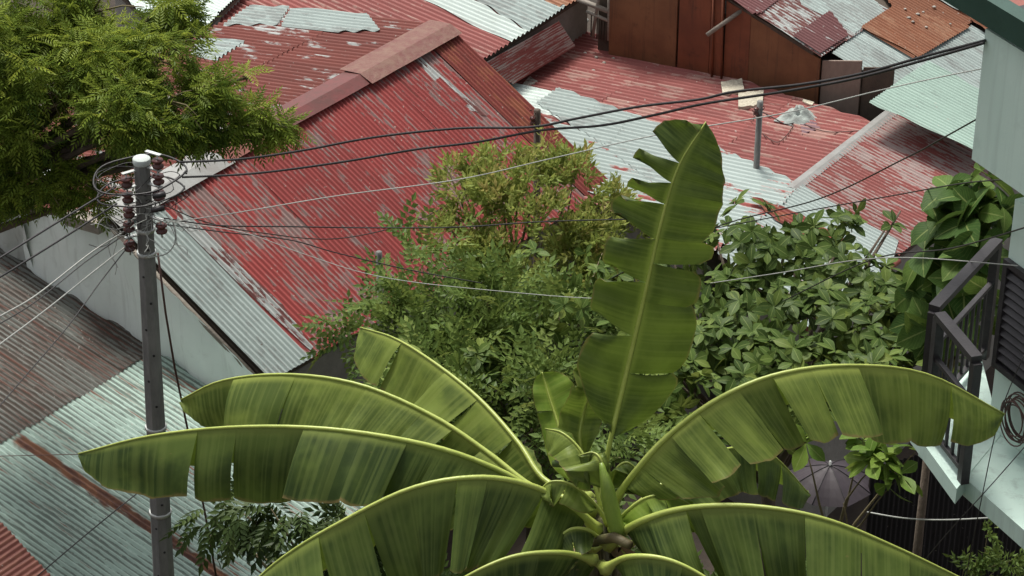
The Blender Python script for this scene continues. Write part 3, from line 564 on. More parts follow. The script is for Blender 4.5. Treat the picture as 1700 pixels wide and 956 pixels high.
for lab, pts, y1, r, m_ in (
 ('topmost black wire running left from the cable loops of the pole', [(192, 310), (100, 366), (0, 428), (-60, 464)], 18.5, .010, 'cable'),
 ('second black wire running left from the cable loops of the pole', [(194, 338), (100, 398), (0, 460), (-60, 497)], 18.4, .010, 'cable'),
 ('pale twisted wire left of the pole ending at the left edge by the tarpaulin', [(205, 385), (150, 420), (60, 490), (0, 525), (-60, 560)], 18.2, .008, 'cable_grey'),
 ('thin dark wire just under the pale twisted wire left of the pole', [(200, 394), (140, 436), (60, 500), (0, 537), (-60, 570)], 18.3, .006, 'cable'),
 ('steep pale wire from the pole over the grey rusted roof', [(210, 408), (150, 455), (75, 515), (0, 571), (-50, 608)], 18.0, .007, 'cable_grey'),
 ('steepest dark wire from the pole down across the grey rusted roof', [(212, 410), (165, 470), (110, 545), (30, 638), (-40, 720)], 17.8, .006, 'cable'),
 ('black wire from the pole to the yellow-green shrub, nearly level', [(272, 362), (360, 374), (480, 376), (620, 378), (760, 377), (900, 368), (1040, 364)], 22.5, .007, 'cable'),
 ('dark sagging wire from the pole into the shrubs, lowest of its bundle', [(272, 372), (370, 385), (480, 398), (560, 420), (680, 448), (800, 470)], 22, .006, 'cable'),
 ('pale grey wire crossing the red gable roof from the pole', [(272, 370), (380, 355), (560, 325), (760, 298), (920, 262), (1100, 222), (1300, 188), (1460, 150), (1560, 128), (1640, 112)], 17.3, .0055, 'cable_grey'),
 ('black wire rising from the shrub across the foot of the red gable roof', [(272, 340), (340, 368), (430, 386), (560, 396), (690, 366), (770, 318), (860, 226)], 27, .006, 'cable'),
 ('thin grey wire sagging from the pole into the shrubs beyond the pipe post', [(280, 367), (400, 385), (500, 420), (600, 452), (700, 470), (860, 486), (960, 494), (1060, 497), (1160, 495)], 21, .0038, 'cable_grey')):
    wire_px('service_wire', lab, yl(pts, PY-.1, y1), r, m_, G)
for lab, pts, r, m_ in (
 ('dark wire crossing the faded pink roof slope toward the mint green house', [(1000, 470, 24), (1180, 380, 23), (1360, 330, 21.5), (1500, 264, 19.5), (1560, 232, 18.4), (1660, 176, 16.9)], .007, 'cable'),
 ('thin dark wire low across the faded pink roof slope', [(1180, 380, 24), (1340, 350, 22), (1480, 325, 20.5), (1600, 304, 18.7), (1700, 296, 17)], .006, 'cable'),
 ('thin pale wire crossing the broad-leaved tree to the mint green wall', [(1180, 470, 21), (1300, 452, 20), (1420, 432, 18.8), (1520, 428, 17.8), (1690, 441, 15.6)], .005, 'cable_grey'),
 ('dark wire rising over the large-leaved vine to the mint green wall', [(1300, 500, 21), (1450, 430, 19), (1580, 412, 17.5), (1720, 372, 15.2)], .006, 'cable'),
 ('pale line slung across the dark yard below the balcony slab', [(1440, 850, 19), (1500, 860, 18.6), (1570, 863, 18), (1668, 858, 17.2)], .008, 'cable_grey'),
 ('thin dark wire crossing the bottom left corner over the pale green sheet roof', [(60, 958, 19), (140, 890, 19.2), (220, 825, 19.4), (268, 790, 20.3)], .006, 'cable'),
 ('thin level wire reaching the long banana leaf tip from the left', [(-60, 757, 19), (0, 757, 18.6), (130, 754, 17.5), (250, 753, 16.5)], .004, 'cable_brown'),
 ('thin stay wire hanging in front of the mint green wall', [(1700, 590, 14.5), (1660, 690, 14.6), (1625, 850, 14.8), (1600, 975, 15)], .004, 'cable'),
 ('thin slanting wire across the mint green slab corner', [(1720, 720, 14.4), (1650, 800, 14.6), (1560, 900, 15), (1500, 975, 15.4)], .004, 'cable')):
    wire_px('thin_wire', lab, pts, r, m_)
yB = lambda x, y: (x, y, float(Br.p(x, y)[1])-.12)
wire_px('thin_wire', 'dark wire looping from the steel pipe post to the grey rag', [yB(1266, 186), yB(1285, 196), yB(1305, 206), yB(1322, 202)], .008, 'cable')
wire_px('thin_wire', 'dark wire sagging below the grey rag back to the steel pipe post', [yB(1266, 222), yB(1290, 236), yB(1308, 222), yB(1318, 206)], .007, 'cable_brown')
wire_px('thin_wire', 'dark wire trailing from the grey rag to the ridge of the faded slope', [yB(1335, 206), yB(1370, 218), yB(1410, 218), yB(1450, 214)], .007, 'cable_brown')
b = MB(); b.tube([aty(262, 420, PY+.3), aty(275, 520, PY+.25), aty(290, 610, PY+.3), aty(312, 715, PY+.3), aty(340, 850, PY+.2), aty(362, 975, PY+.2)], .012, 6); tag(b.build('stay_wire', M['cable_brown']), 'dark stay wire slanting down just right of the utility pole', 'wire')
# small posts
def post(px, py, y, r, mat, label, zb=None, ins_=True):
    q = aty(px, py, y); z = ground_z(y) if zb is None else zb; t = thing('service_post', label, 'post'); b = MB(); b.tube([A3(q[0], q[1], z-.2), A3(q[0], q[1], (z+q[2])/2), q], [r*1.1, r*1.05, r], 8); b.build('shaft', M[mat], t)
    if ins_:
        b = MB(); b.lathe(q+A3(-.06, -.07, -.12), [(a*.7, c*.8) for a, c in spool], 10); b.build('insulator', M['porcelain'], t)
        b = MB(); rs = random.Random(px)
        for k in range(6):
            p = q+A3(-.05, -.07, -.15+rs.uniform(-.1, .1)); pts = [p]
            for i in range(6): pts.append(pts[-1]+A3(rs.uniform(-.05, .05), rs.uniform(-.03, .03), rs.uniform(-.05, .05)))
            b.tube(pts, .005, 5, False)
        b.build('wire_tangle', M['cable_brown'], t)
post(892, 182, 27.3, .045, 'deck', 'dark wooden post rising from the yellow-green shrub before the red gable')
pq = Br.p(1256, 283); post(1262, 168, onp(1262, 168, pq, A3(0, 1, 0))[1]-.0, .045, 'concrete', 'grey steel pipe post standing on the dull red roof edge')
post(629, 418, 25.0, .04, 'concrete', 'thin grey pipe post at the foot of the red gable roof', None, False)
# ---------------------------------------------------------------- things lying on the roofs
def slab_on(roof, pts, th, mat, name, label, cat, lift=.02, bump=.01, group=None):
    P = [roof.p(*q)+roof.Nn*lift for q in pts]; b = MB(); n = 8; top_ = []; bot = []
    for i in range(n+1):
        a = P[0]+(P[3]-P[0])*i/n; c = P[1]+(P[2]-P[1])*i/n
        top_.append([a+(c-a)*j/n+roof.Nn*(th+bump*mnoise.noise((i*.9, j*.9, pts[0][0]))) for j in range(n+1)]); bot.append([a+(c-a)*j/n for j in range(n+1)])
    b.quad_strip(top_); b.quad_strip([r[::-1] for r in bot])
    for e1, e2 in ((top_[0], bot[0]), (top_[-1], bot[-1]), ([r[0] for r in top_], [r[0] for r in bot]), ([r[-1] for r in top_], [r[-1] for r in bot])): b.quad_strip([e1, e2])
    return tag(b.build(name, M[mat], None, False), label, cat, group)
slab_on(Br, [(1197, 143), (1232, 138), (1236, 158), (1200, 163)], .05, 'mat_cream', 'foam_mat', 'upper cream foam mat lying on the dull red roof by the plywood wall', 'mat', .03, .03)
slab_on(Br, [(1226, 163), (1268, 158), (1266, 182), (1226, 186)], .06, 'mat_cream', 'foam_mat', 'lower cream foam mat lying behind the steel pipe post on the red roof', 'mat', .03, .03)
slab_on(Br, [(1334, 169), (1352, 174), (1348, 179), (1332, 173)], .03, 'mat_cream', 'foam_scrap', 'small pale foam scrap at the foot of the plywood wall', 'scrap')
slab_on(Br, [(868, 144), (880, 131), (893, 139), (874, 151)], .03, 'wood', 'board', 'short weathered board on the red roof next to the pale zinc sheets', 'board')
slab_on(Br, [(1328, 208), (1350, 200), (1362, 216), (1332, 226)], .015, 'rag_dark', 'cloth', 'dark purple cloth lying beside the crumpled grey rag', 'cloth')
b = MB(); c_ = Br.p(1325, 199); grid = []
for i in range(19):
    row = []
    for j in range(19):
        x, y = (i-9)/9, (j-9)/9; r = math.hypot(x, y); row.append(c_+PE*x*.27+RD*y*.28+ZZ*(.02+.16*max(0, 1-r**1.5)*(1+1.1*mnoise.noise((x*3.3, y*3.3, 2)))+.03*abs(mnoise.noise((x*7, y*7, 5)))))
    grid.append(row)
b.quad_strip(grid); tag(b.build('rag', M['rag']), 'crumpled grey rag heap on the dull red roof right of the steel post', 'rag')
for i, (x, y) in enumerate(((971, 91), (990, 98), (1018, 100), (1003, 107), (985, 120), (1038, 89))):
    b = MB(); c_ = Br.p(x, y)+ZZ*.012
    for k in range(1): b.lathe(c_, [(.008, 0), (.03+.012*random.random(), .008), (.028, .03), (.008, .042)], 7)
    tag(b.build('pebble', M['stone']), 'pale pebble in the loose cluster on the dull red roof below the plastic pipe', 'pebble', 'pebbles on the dull red roof')
for i, (x, y) in enumerate(((1506, 36), (1521, 30), (1513, 43), (1530, 27), (1548, 18), (1500, 22), (1535, 52), (1575, 47))):
    b = MB(); c_ = Ir.p(x, y)+Ir.Nn*.075; b.lathe(c_, [(.01, 0), (.02+.022*random.random(), .006), (.02, .018), (.006, .024)], 6)
    tag(b.build('rubble_bit', M['stone']), 'small bit of pale rubble scattered on the orange rusted sheets', 'rubble', 'rubble on the orange sheets')
# ---------------------------------------------------------------- umbrella and dark fence in the yard
um = thing('umbrella', 'open purple-grey umbrella half hidden by broad leaves in the dark yard', 'umbrella')
uc = aty(1378, 772, 24.3); b = MB(); R_ = .55; grid = []
for i in range(6):
    row = []
    for j in range(33):
        a = 2*math.pi*j/32+.3; k = (j % 4)/4; r = R_*i/5*math.cos(math.pi/8)/math.cos((k-.5)*math.pi/4); sc = math.sin(math.pi*k)
        row.append(uc+A3(r*math.cos(a)*(1-.05*sc*(i/5)**2), r*math.sin(a)*(1-.05*sc*(i/5)**2), -.25*(i/5)**1.3-.03*sc*(i/5)))
    grid.append(row)
b.quad_strip(grid); b.build('canopy', M['umbrella'], um, False)
for k in range(8):
    a = 2*math.pi*k/8+.3; b = MB(); b.tube([uc+A3(R_*i/5*math.cos(a), R_*i/5*math.sin(a), -.25*(i/5)**1.3+.004) for i in range(6)], .005, 5); b.build('rib', M['iron'], um)
b = MB(); b.tube([A3(uc[0], uc[1], ground_z(uc[1])), uc+ZZ*.06], .015, 6); b.build('shaft', M['steel'], um)
fe = thing('sheet_fence', 'dark corrugated sheet fence in the yard below the balcony', 'fence')
fr = Roof((1500, 800, 2.2), 8, p0=aty(1500, 800, 24.5)); fr.U, fr.V = unit(A3(.9, .42, 0)), A3(0, 0, -1); fr.Nn = A3(.42, -.9, 0)
for k in range(4): fr.sheet([(-.5+k*.7, -.35), (.23+k*.7, -.35), (.23+k*.7, 2.6), (-.5+k*.7, 2.6)], M['dark_sheet'], fe, .004*(k % 2))
# ---------------------------------------------------------------- foliage helpers
def bulk(name, V, Fq, mat, rnd, parent, UV=None, smooth=False):
    """one mesh from stacked leaf templates: V (n,k,3), Fq faces of one template (m,4)"""
    n, k = V.shape[:2]; m = len(Fq); me = bpy.data.meshes.new(name)
    me.vertices.add(n*k); me.vertices.foreach_set('co', V.reshape(-1).astype(np.float32))
    fi = (np.asarray(Fq)[None]+(np.arange(n)*k)[:, None, None]).reshape(-1).astype(np.int32)
    me.loops.add(len(fi)); me.loops.foreach_set('vertex_index', fi); me.polygons.add(n*m)
    me.polygons.foreach_set('loop_start', np.arange(0, n*m*4, 4, dtype=np.int32)); me.update(calc_edges=True); me.validate()
    at = me.attributes.new('rnd', 'FLOAT', 'POINT'); at.data.foreach_set('value', np.repeat(rnd, k).astype(np.float32))
    ul = me.uv_layers.new(name='UVMap')
    if UV is not None: ul.data.foreach_set('uv', np.tile(UV, (n, 1))[fi].astype(np.float32).ravel())
    me.polygons.foreach_set('use_smooth', np.full(n*m, smooth)); me.materials.append(mat)
    o = link(bpy.data.objects.new(name, me), parent); o['kind'] = 'stuff'; return o
def frames(d, upv, roll):
    """rotation matrices (n,3,3), x along d, z near upv"""
    x = d/np.linalg.norm(d, axis=1, keepdims=True); y = np.cross(upv, x); y /= np.linalg.norm(y, axis=1, keepdims=True)+1e-9; z = np.cross(x, y)
    c, s = np.cos(roll)[:, None], np.sin(roll)[:, None]; y2 = y*c+z*s; z2 = z*c-y*s
    return np.stack([x, y2, z2], axis=2)
def leaf_t(l, w, seg=3, curve=.25, fold=.2, obov=.5):
    """single leaf template along +x: rows of left, mid, right"""
    v = []; uv = []; f = []
    for i in range(seg+1):
        t = i/seg; ww = w*.5*(math.sin(math.pi*min(1, max(0, t))**(.6+obov))+.04)
        z = -curve*l*t*t
        for s in (-1, 0, 1): v.append((l*t, s*ww, z+fold*ww*abs(s))); uv.append((t, s))
    for i in range(seg):
        for j in range(2): a = i*3+j; f.append((a, a+1, a+4, a+3))
    return np.array(v), np.array(f), np.array(uv)
def frond_t(L_, pairs, l, w, ang=58, droop=.45, hang=.25, start=.15, fold=.25, alt=.5):
    v = []; f = []
    for i in range(pairs):
        for s in (-1, 1):
            t = start+(1-start)*(i+(alt if s > 0 else 0)*.5)/pairs; x = L_*t; z = -droop*L_*t*t
            ll = l*(1-.35*abs(t-.5)*1.2); a = math.radians(ang*(1-.35*t)); dx, dy = math.cos(a), s*math.sin(a); nx, ny = -dy, dx
            b0 = len(v); h = -hang*ll
            v += [(x, 0, z), (x+dx*ll*.45+nx*w*.5, dy*ll*.45+ny*w*.5, z+h*.3+fold*w*.3), (x+dx*ll, dy*ll, z+h), (x+dx*ll*.45-nx*w*.5, dy*ll*.45-ny*w*.5, z+h*.3+fold*w*.3)]; f.append((b0, b0+1, b0+2, b0+3))
    b0 = len(v); z = -droop*L_; v += [(L_*.95, 0, z), (L_*1.0+l*.3, w*.5, z-.1*l), (L_+l*.9, 0, z-.4*l), (L_+l*.3, -w*.5, z-.1*l)]; f.append((b0, b0+1, b0+2, b0+3))
    return np.array(v), np.array(f)
def blob_pts(blobs, n, flat=.8, shell=.55, gapf=1.7, gapt=-.12):
    """n points in pixel blobs (px, py, y, radius px, weight); returns points, outward directions"""
    wts = np.array([q[4]*q[3]**2 for q in blobs], float); idx = rng.choice(len(blobs), n, p=wts/wts.sum())
    cs = np.array([aty(*q[:3]) for q in blobs]); rs = np.array([q[3]*np.linalg.norm(aty(*q[:3])-CAM)/F for q in blobs])
    d = rng.normal(size=(n, 3)); d /= np.linalg.norm(d, axis=1, keepdims=True); r = rng.random(n)**(1/3)*(1-shell)+shell*np.sqrt(rng.random(n)*.5+.5); r = np.clip(r, 0, 1)
    p = cs[idx]+d*(r*rs[idx])[:, None]*np.array([1, 1, flat])
    keep = np.array([mnoise.noise(tuple(q*gapf))+.5*mnoise.noise(tuple(q*gapf*2.7+5)) > gapt for q in p])
    return p[keep], d[keep], idx[keep], cs, rs
def place(T, p, R, s): return p[:, None, :]+np.einsum('nij,kj->nki', R, T)*s[:, None, None]
def limbs(parent, base, targets, r0, mat='bark', sag=.25, name='branch', fork=.35):
    """trunk plus a branch to every target"""
    base = np.asarray(base, float); c_ = np.mean(targets, axis=0); tp = base+(c_-base)*fork; tp[2] = base[2]+(c_[2]-base[2])*(fork+.2)
    b = MB(); b.tube([base-ZZ*.3, base+(tp-base)*.5+A3(.08, .05, 0), tp], [r0*1.2, r0, r0*.75], 9); b.build('trunk', M['bark'], parent)
    for q in targets:
        m1 = tp+(q-tp)*.5+ZZ*sag*np.linalg.norm(q-tp)*.5+A3(*rng.normal(size=3))*.08; b = MB(); b.tube([tp, (tp+m1)/2+ZZ*.06, m1, (m1+q)/2+ZZ*.03, q], [r0*.5, r0*.42, r0*.32, r0*.22, r0*.10], 6); b.build(name, M[mat], parent)
def foliage(name, parent, blobs, n, T, Fq, mat, flat=.8, upw=.35, size=(.8, 1.2), roll=.5, down=.2, UV=None, shell=.55, smooth=False, warm=None, gapt=-.12):
    p, d, idx, cs, rs = blob_pts(blobs, n, flat, shell, 1.7, gapt); n = len(p); d = d+np.array([0, -.25, upw])+rng.normal(size=d.shape)*.45; d[:, 2] -= down
    R = frames(d, np.tile(ZZ, (n, 1))+rng.normal(size=(n, 3))*.3, rng.normal(size=n)*roll)
    rnd = np.clip(rng.beta(2, 2.6, n)+.25*(p[:, 2]-cs[idx][:, 2])/rs[idx], 0, 1)  # random tone plus a height term that colours blob tops lighter
    return bulk(name, place(T, p, R, rng.uniform(*size, n)), Fq, mat, rnd, parent, UV, smooth)
# ---------------------------------------------------------------- feathery tree, top left
tr = thing('feathery_tree', 'large green tree with fine feathery leaves filling the top left corner', 'tree')
TB = [(-60, 60, 24.5, 120, 1), (60, 20, 25, 90, 1), (170, 20, 25, 85, 1), (270, 12, 25.2, 60, .9), (60, 120, 24.3, 100, 1), (170, 110, 24.4, 90, 1.2), (265, 95, 24.5, 62, 1.1), (310, 70, 24.8, 40, 1), (300, 25, 25.2, 38, .9),
      (-40, 210, 24, 95, .8), (60, 200, 24, 75, .7), (200, 180, 23.8, 72, 1.2), (290, 165, 24, 65, 1.2), (345, 150, 24.2, 44, 1.1), (370, 195, 24.2, 42, 1.1), (415, 190, 24.3, 30, 1.1), (455, 210, 24.4, 27, 1.1), (478, 216, 24.4, 16, 1.2), (412, 128, 24.6, 17, 1), (405, 140, 24.6, 14, 1),
      (240, 210, 23.8, 46, 1.1), (310, 235, 24, 20, .8), (60, 290, 24, 60, .8), (-20, 300, 24, 70, .8), (120, 300, 24, 45, .8), (160, 330, 23.9, 26, .7), (20, 330, 24, 26, .8), (180, 260, 24.6, 40, .35), (370, 228, 24.2, 16, .8), (425, 232, 24.3, 12, .9), (330, 205, 24, 34, 1), (90, 335, 23.9, 16, .6), (40, 150, 25.6, 150, .5), (200, 100, 25.8, 110, .4)]
limbs(tr, A3(-10.2, 24.6, 0), [aty(*q[:3]) for q in TB if q[0] > -30][::1], .17, 'bark', .15, fork=.55)
V, f_ = frond_t(.24, 6, .078, .023, 66, .5, .55)
def sprays(name, parent, blobs, n, T, Fq, mat, per=(5, 9), size=(.75, 1.2), shell=.6, gapt=-.1, outw=.8, upw=.35):
    p, d, idx, cs, rs = blob_pts(blobs, n, .85, shell, 1.5, gapt); P = []; D = []; rn = []
    for i in range(len(p)):
        ax = unit(d[i]*outw+A3(.25, -.2, upw)+rng.normal(size=3)*.2); x = unit(np.cross(ax, A3(.2, .9, .3))); y = np.cross(ax, x); a0 = rng.random()*6.28; m = rng.integers(*per)
        v = np.clip(rng.beta(2, 2.4)+.3*(p[i][2]-cs[idx[i]][2])/rs[idx[i]], 0, 1)  # besides the random part, sprays high in their blob are coloured lighter
        for k in range(m):
            a = a0+6.283*k/m+rng.normal()*.25; P.append(p[i]-ax*.02*k); D.append((math.cos(a)*x+math.sin(a)*y)+ax*rng.uniform(.1, 1.1)); rn.append(np.clip(v+rng.normal()*.1, 0, 1))
    P = np.array(P); m = len(P); D = np.array(D)
    return bulk(name, place(T, P, frames(D, np.tile(ZZ, (m, 1))+rng.normal(size=(m, 3))*.15, rng.normal(size=m)*.3), rng.uniform(*size, m)), Fq, mat, np.array(rn), parent)
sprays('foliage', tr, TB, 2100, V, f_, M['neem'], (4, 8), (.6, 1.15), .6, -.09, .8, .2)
tw = MB()
for q in TB:
    if q[0] < 0: continue
    c_ = aty(*q[:3]); r_ = q[3]*28/F
    for k in range(4):
        e = c_+A3(rng.uniform(-.6, 1), rng.uniform(-1, .3), rng.uniform(-.7, .6))*r_*1.0; tw.tube([c_-A3(.2, 0, .02)*r_, (c_+e)/2+ZZ*.08*r_, e], [.014, .010, .005], 5)
tw.build('twigs', M['twig'], tr)['kind'] = 'stuff'
# ---------------------------------------------------------------- shrubs in the middle
ys_ = thing('yellow_shrub', 'yellow-green small-leaved shrub growing before the lower edge of the red gable roof', 'shrub')
YB = [(830, 300, 26, 62, 1), (770, 310, 26, 48, .7), (880, 330, 25.8, 70, 1.1), (950, 310, 26, 60, 1), (1000, 350, 26, 45, 1), (820, 370, 25.5, 80, 1.1), (900, 400, 25.3, 90, 1.2), (980, 420, 25.3, 70, 1), (760, 400, 25.3, 48, .9), (790, 262, 26.2, 28, .35), (960, 275, 26.2, 26, .6), (910, 245, 26.3, 16, .5), (840, 450, 25, 80, 1), (930, 470, 25, 80, 1), (1000, 490, 25, 60, 1), (730, 345, 26, 26, .4), (825, 245, 26.2, 12, .4), (1030, 320, 26, 22, .6), (720, 300, 26.2, 22, .5), (745, 285, 26.2, 18, .5), (860, 268, 26.2, 26, .5), (1050, 400, 25.8, 40, .8), (700, 372, 25.8, 20, .4)]
limbs(ys_, A3(.2, 25.8, 0), [aty(*q[:3]) for q in YB], .07, 'twig', .1, fork=.4)
V, f_, u_ = leaf_t(.095, .034, 2, .3, .25, .2); V2 = []; F2 = []; U2 = []
for k in range(7):
    a = k*2.4; x0 = .022*k; ca, sa = math.cos(a), math.sin(a); el = .9-.1*k
    R0 = np.array([[math.sin(el), -sa*0, math.cos(el)], [0, 1, 0], [-math.cos(el), 0, math.sin(el)]]); Rx = np.array([[1, 0, 0], [0, ca, -sa], [0, sa, ca]])
    W = (V@np.array([[math.cos(.9), 0, math.sin(.9)], [0, 1, 0], [-math.sin(.9), 0, math.cos(.9)]]))@Rx.T+np.array([x0, 0, 0]); V2.append(W); F2.append(f_+k*len(V)); U2.append(u_)
SPR = (np.concatenate(V2), np.concatenate(F2), np.concatenate(U2))
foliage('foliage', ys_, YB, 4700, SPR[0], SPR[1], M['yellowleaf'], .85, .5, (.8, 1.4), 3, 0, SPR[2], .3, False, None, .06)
ps = thing('pinnate_shrub', 'green shrub with paired oval leaflets behind the banana plant, left of centre', 'shrub')
PB = [(700, 440, 24.3, 55, .7), (660, 425, 24.4, 32, .7), (640, 480, 24, 34, .5), (720, 500, 23.6, 70, 1), (780, 520, 23.3, 80, 1), (850, 540, 23, 80, 1), (700, 570, 23, 80, 1), (790, 600, 22.6, 90, 1), (880, 610, 22.5, 80, 1), (620, 540, 23.8, 42, .5), (640, 620, 22.8, 60, .8), (960, 570, 23, 80, .8), (580, 570, 23.6, 30, .6), (1080, 700, 20, 70, .9), (1030, 760, 19, 50, .7), (960, 660, 21, 80, .7), (730, 680, 21.5, 110, .7), (850, 690, 21, 90, .7)]
limbs(ps, A3(-.6, 23.2, ground_z(23.2)), [aty(*q[:3]) for q in PB], .06, 'twig', .1, fork=.35)
V, f_ = frond_t(.46, 6, .105, .058, 75, .3, .2, .12, .2, 0)
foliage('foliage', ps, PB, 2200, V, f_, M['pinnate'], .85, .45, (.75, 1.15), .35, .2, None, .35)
# broad-leaved tree: rosettes of large leaves
bt = thing('broad_leaved_tree', 'tree with rosettes of large glossy oval leaves before the faded pink roof', 'tree')
BB = [(1190, 400, 24.5, 40, 1), (1250, 360, 25, 42, 1), (1310, 370, 25, 50, 1), (1370, 400, 24.6, 55, 1), (1240, 430, 24, 70, 1), (1320, 450, 24, 75, 1), (1400, 470, 23.6, 70, 1), (1460, 490, 23.4, 60, 1), (1200, 500, 23.4, 60, 1), (1280, 530, 23, 80, 1), (1370, 550, 22.7, 80, 1), (1450, 560, 22.5, 75, 1), (1520, 540, 22.6, 55, .9), (1180, 590, 22.5, 60, 1), (1260, 610, 22, 70, 1), (1350, 630, 21.8, 70, 1), (1460, 640, 21.6, 70, .9), (1410, 345, 25.2, 20, .5), (1470, 380, 24.8, 18, .5), (1495, 350, 25, 14, .35), (1130, 640, 21.5, 60, .8), (1150, 520, 23.3, 50, .8), (1040, 540, 23.4, 50, .6), (1530, 600, 22, 50, .9), (1400, 690, 21, 60, .8), (1090, 590, 22.3, 40, .7), (1060, 470, 24.5, 55, .8), (1120, 440, 24.6, 45, .8), (1080, 650, 21.8, 60, .9), (1200, 660, 21.2, 60, .9), (1290, 690, 21, 60, .8)]
limbs(bt, A3(3.0, 23.2, ground_z(23.2)), [aty(*q[:3]) for q in BB], .11, 'bark', .1, fork=.35)
def rosettes(blobs, n, nl=(5, 8), gapt=-.12):
    p, d, idx, cs, rs = blob_pts(blobs, n, .9, .4, 1.5, gapt); n = len(p); P = []; D = []; U = []
    for i in range(n):
        ax = unit(d[i]*.9+A3(0, -.3, .7)+rng.normal(size=3)*.25); x = unit(np.cross(ax, A3(.2, .9, .3))); y = np.cross(ax, x); m = rng.integers(*nl); a0 = rng.random()*6.28
        for k in range(m):
            a = a0+6.283*k/m+rng.normal()*.2; dd = (math.cos(a)*x+math.sin(a)*y)+ax*rng.uniform(.0, .55); P.append(p[i]+ax*.01*k); D.append(dd); U.append(ax)
    return np.array(P), np.array(D), np.array(U)
def rosette_leaves(parent, blobs, n, T, mat_obj, mat_mass, size, count=300, nl=(5, 8), front=None):
    P, D, U = rosettes(blobs, n, nl, -.28 if n > 100 else -9); R = frames(D, U, rng.normal(size=len(P))*.25); S = rng.uniform(*size, len(P))
    # the leaves nearest the camera and the outside of the crown become objects of their own
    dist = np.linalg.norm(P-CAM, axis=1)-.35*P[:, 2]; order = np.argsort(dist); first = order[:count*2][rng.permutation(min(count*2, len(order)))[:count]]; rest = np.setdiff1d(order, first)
    me = bpy.data.meshes.new('leaf'); me.from_pydata(T[0].tolist(), [], [tuple(map(int, q)) for q in T[1]]); me.materials.append(mat_obj); ul = me.uv_layers.new(name='UVMap')
    vi = np.zeros(len(me.loops), np.int32); me.loops.foreach_get('vertex_index', vi); ul.data.foreach_set('uv', T[2][vi].astype(np.float32).ravel()); me.polygons.foreach_set('use_smooth', [True]*len(me.polygons))
    from mathutils import Matrix
    for i in first:
        o = bpy.data.objects.new('leaf', me); m = Matrix([[*(R[i][r]*S[i]), P[i][r]] for r in range(3)]+[[0, 0, 0, 1]]); C.objects.link(o); o.parent = parent; o.matrix_local = m
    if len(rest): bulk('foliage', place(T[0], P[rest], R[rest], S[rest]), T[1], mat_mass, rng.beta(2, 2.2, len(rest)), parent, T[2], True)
TL = leaf_t(.215, .105, 5, .22, .18, .75)
rosette_leaves(bt, BB, 900, TL, M['broad'], M['broad_s'], (.45, 1.15))
bb = thing('broad_leaved_bush', 'loose oval-leaved bush among paired-leaflet shrub, left of the upright banana leaf', 'bush')
QB = [(800, 480, 23.2, 34, 1), (860, 545, 22.6, 34, 1), (790, 600, 21.8, 34, 1), (900, 630, 21.6, 36, 1), (930, 520, 22.8, 36, 1), (980, 470, 23.6, 36, 1), (1010, 560, 22.4, 36, 1), (730, 560, 22.4, 26, .8), (1000, 420, 24.6, 30, .8), (880, 440, 24, 28, .7)]
limbs(bb, A3(.3, 22.4, ground_z(22.4)), [aty(*q[:3]) for q in QB], .05, 'twig', .1, fork=.35)
rosette_leaves(bb, QB, 64, TL, M['broad'], M['broad_s'], (.5, 1.05), 300, (4, 8))
ns = thing('broad_leaved_sapling', 'sapling with bright rosettes of oval leaves beside the purple-grey umbrella', 'sapling')
NB = [(1335, 735, 19, 10, 1), (1455, 770, 18.5, 18, 1), (1485, 800, 18.4, 16, 1), (1430, 735, 18.8, 12, 1), (1400, 835, 18.6, 12, .8), (1520, 750, 18.6, 10, .8)]
limbs(ns, A3(2.85, 18.9, ground_z(18.9)), [aty(*q[:3]) for q in NB], .035, 'twig', .1, fork=.5)
rosette_leaves(ns, NB, 13, leaf_t(.27, .14, 5, .22, .18, .75), M['broad_young'], M['broad_s'], (.8, 1.15), 300, (4, 7))
vn = thing('large_leaved_vine', 'dark green vine of big overlapping leaves against the mint green house corner', 'vine')
VB = [(1625, 310, 19.5, 26, 1), (1600, 340, 19.6, 36, 1), (1640, 345, 19.3, 30, 1), (1580, 380, 19.6, 34, 1), (1630, 385, 19.2, 36, 1), (1560, 420, 19.6, 36, 1), (1610, 430, 19.2, 40, 1), (1545, 470, 19.5, 36, 1), (1600, 480, 19.2, 40, 1), (1640, 460, 18.8, 30, 1), (1620, 530, 19, 40, 1), (1560, 540, 19.4, 40, 1)]
limbs(vn, A3(3.9, 19.5, ground_z(19.5)), [aty(*q[:3]) for q in VB], .05, 'twig', .1, fork=.5)
rosette_leaves(vn, VB, 85, leaf_t(.36, .26, 5, .3, .2, .35), M['vine'], M['vine'], (.6, 1.1), 300, (2, 4))
# leafy branch hanging over the pale green roof, lower left
lb = thing('leafy_shrub', 'dark green leafy shrub with drooping oval leaves over the pale green sheet roof', 'shrub')
LB = [(350, 860, 17.5, 26, .8), (400, 850, 17.3, 32, 1), (450, 845, 17.2, 34, 1), (500, 850, 17.1, 40, 1), (420, 900, 17.2, 26, .8), (410, 935, 17.2, 18, .6), (470, 890, 17.1, 34, 1), (540, 870, 17, 45, 1), (600, 890, 16.9, 60, 1), (560, 940, 16.8, 50, .8), (340, 885, 17.6, 12, .6)]
limbs(lb, A3(-1.0, 16.9, ground_z(16.9)), [aty(*q[:3]) for q in LB], .05, 'twig', .1, fork=.4)
V, f_ = frond_t(.30, 5, .115, .052, 60, .6, .6, .15, .2)
foliage('foliage', lb, LB, 330, V, f_, M['dark_leaf'], .8, .0, (.7, 1.05), .4, .5)
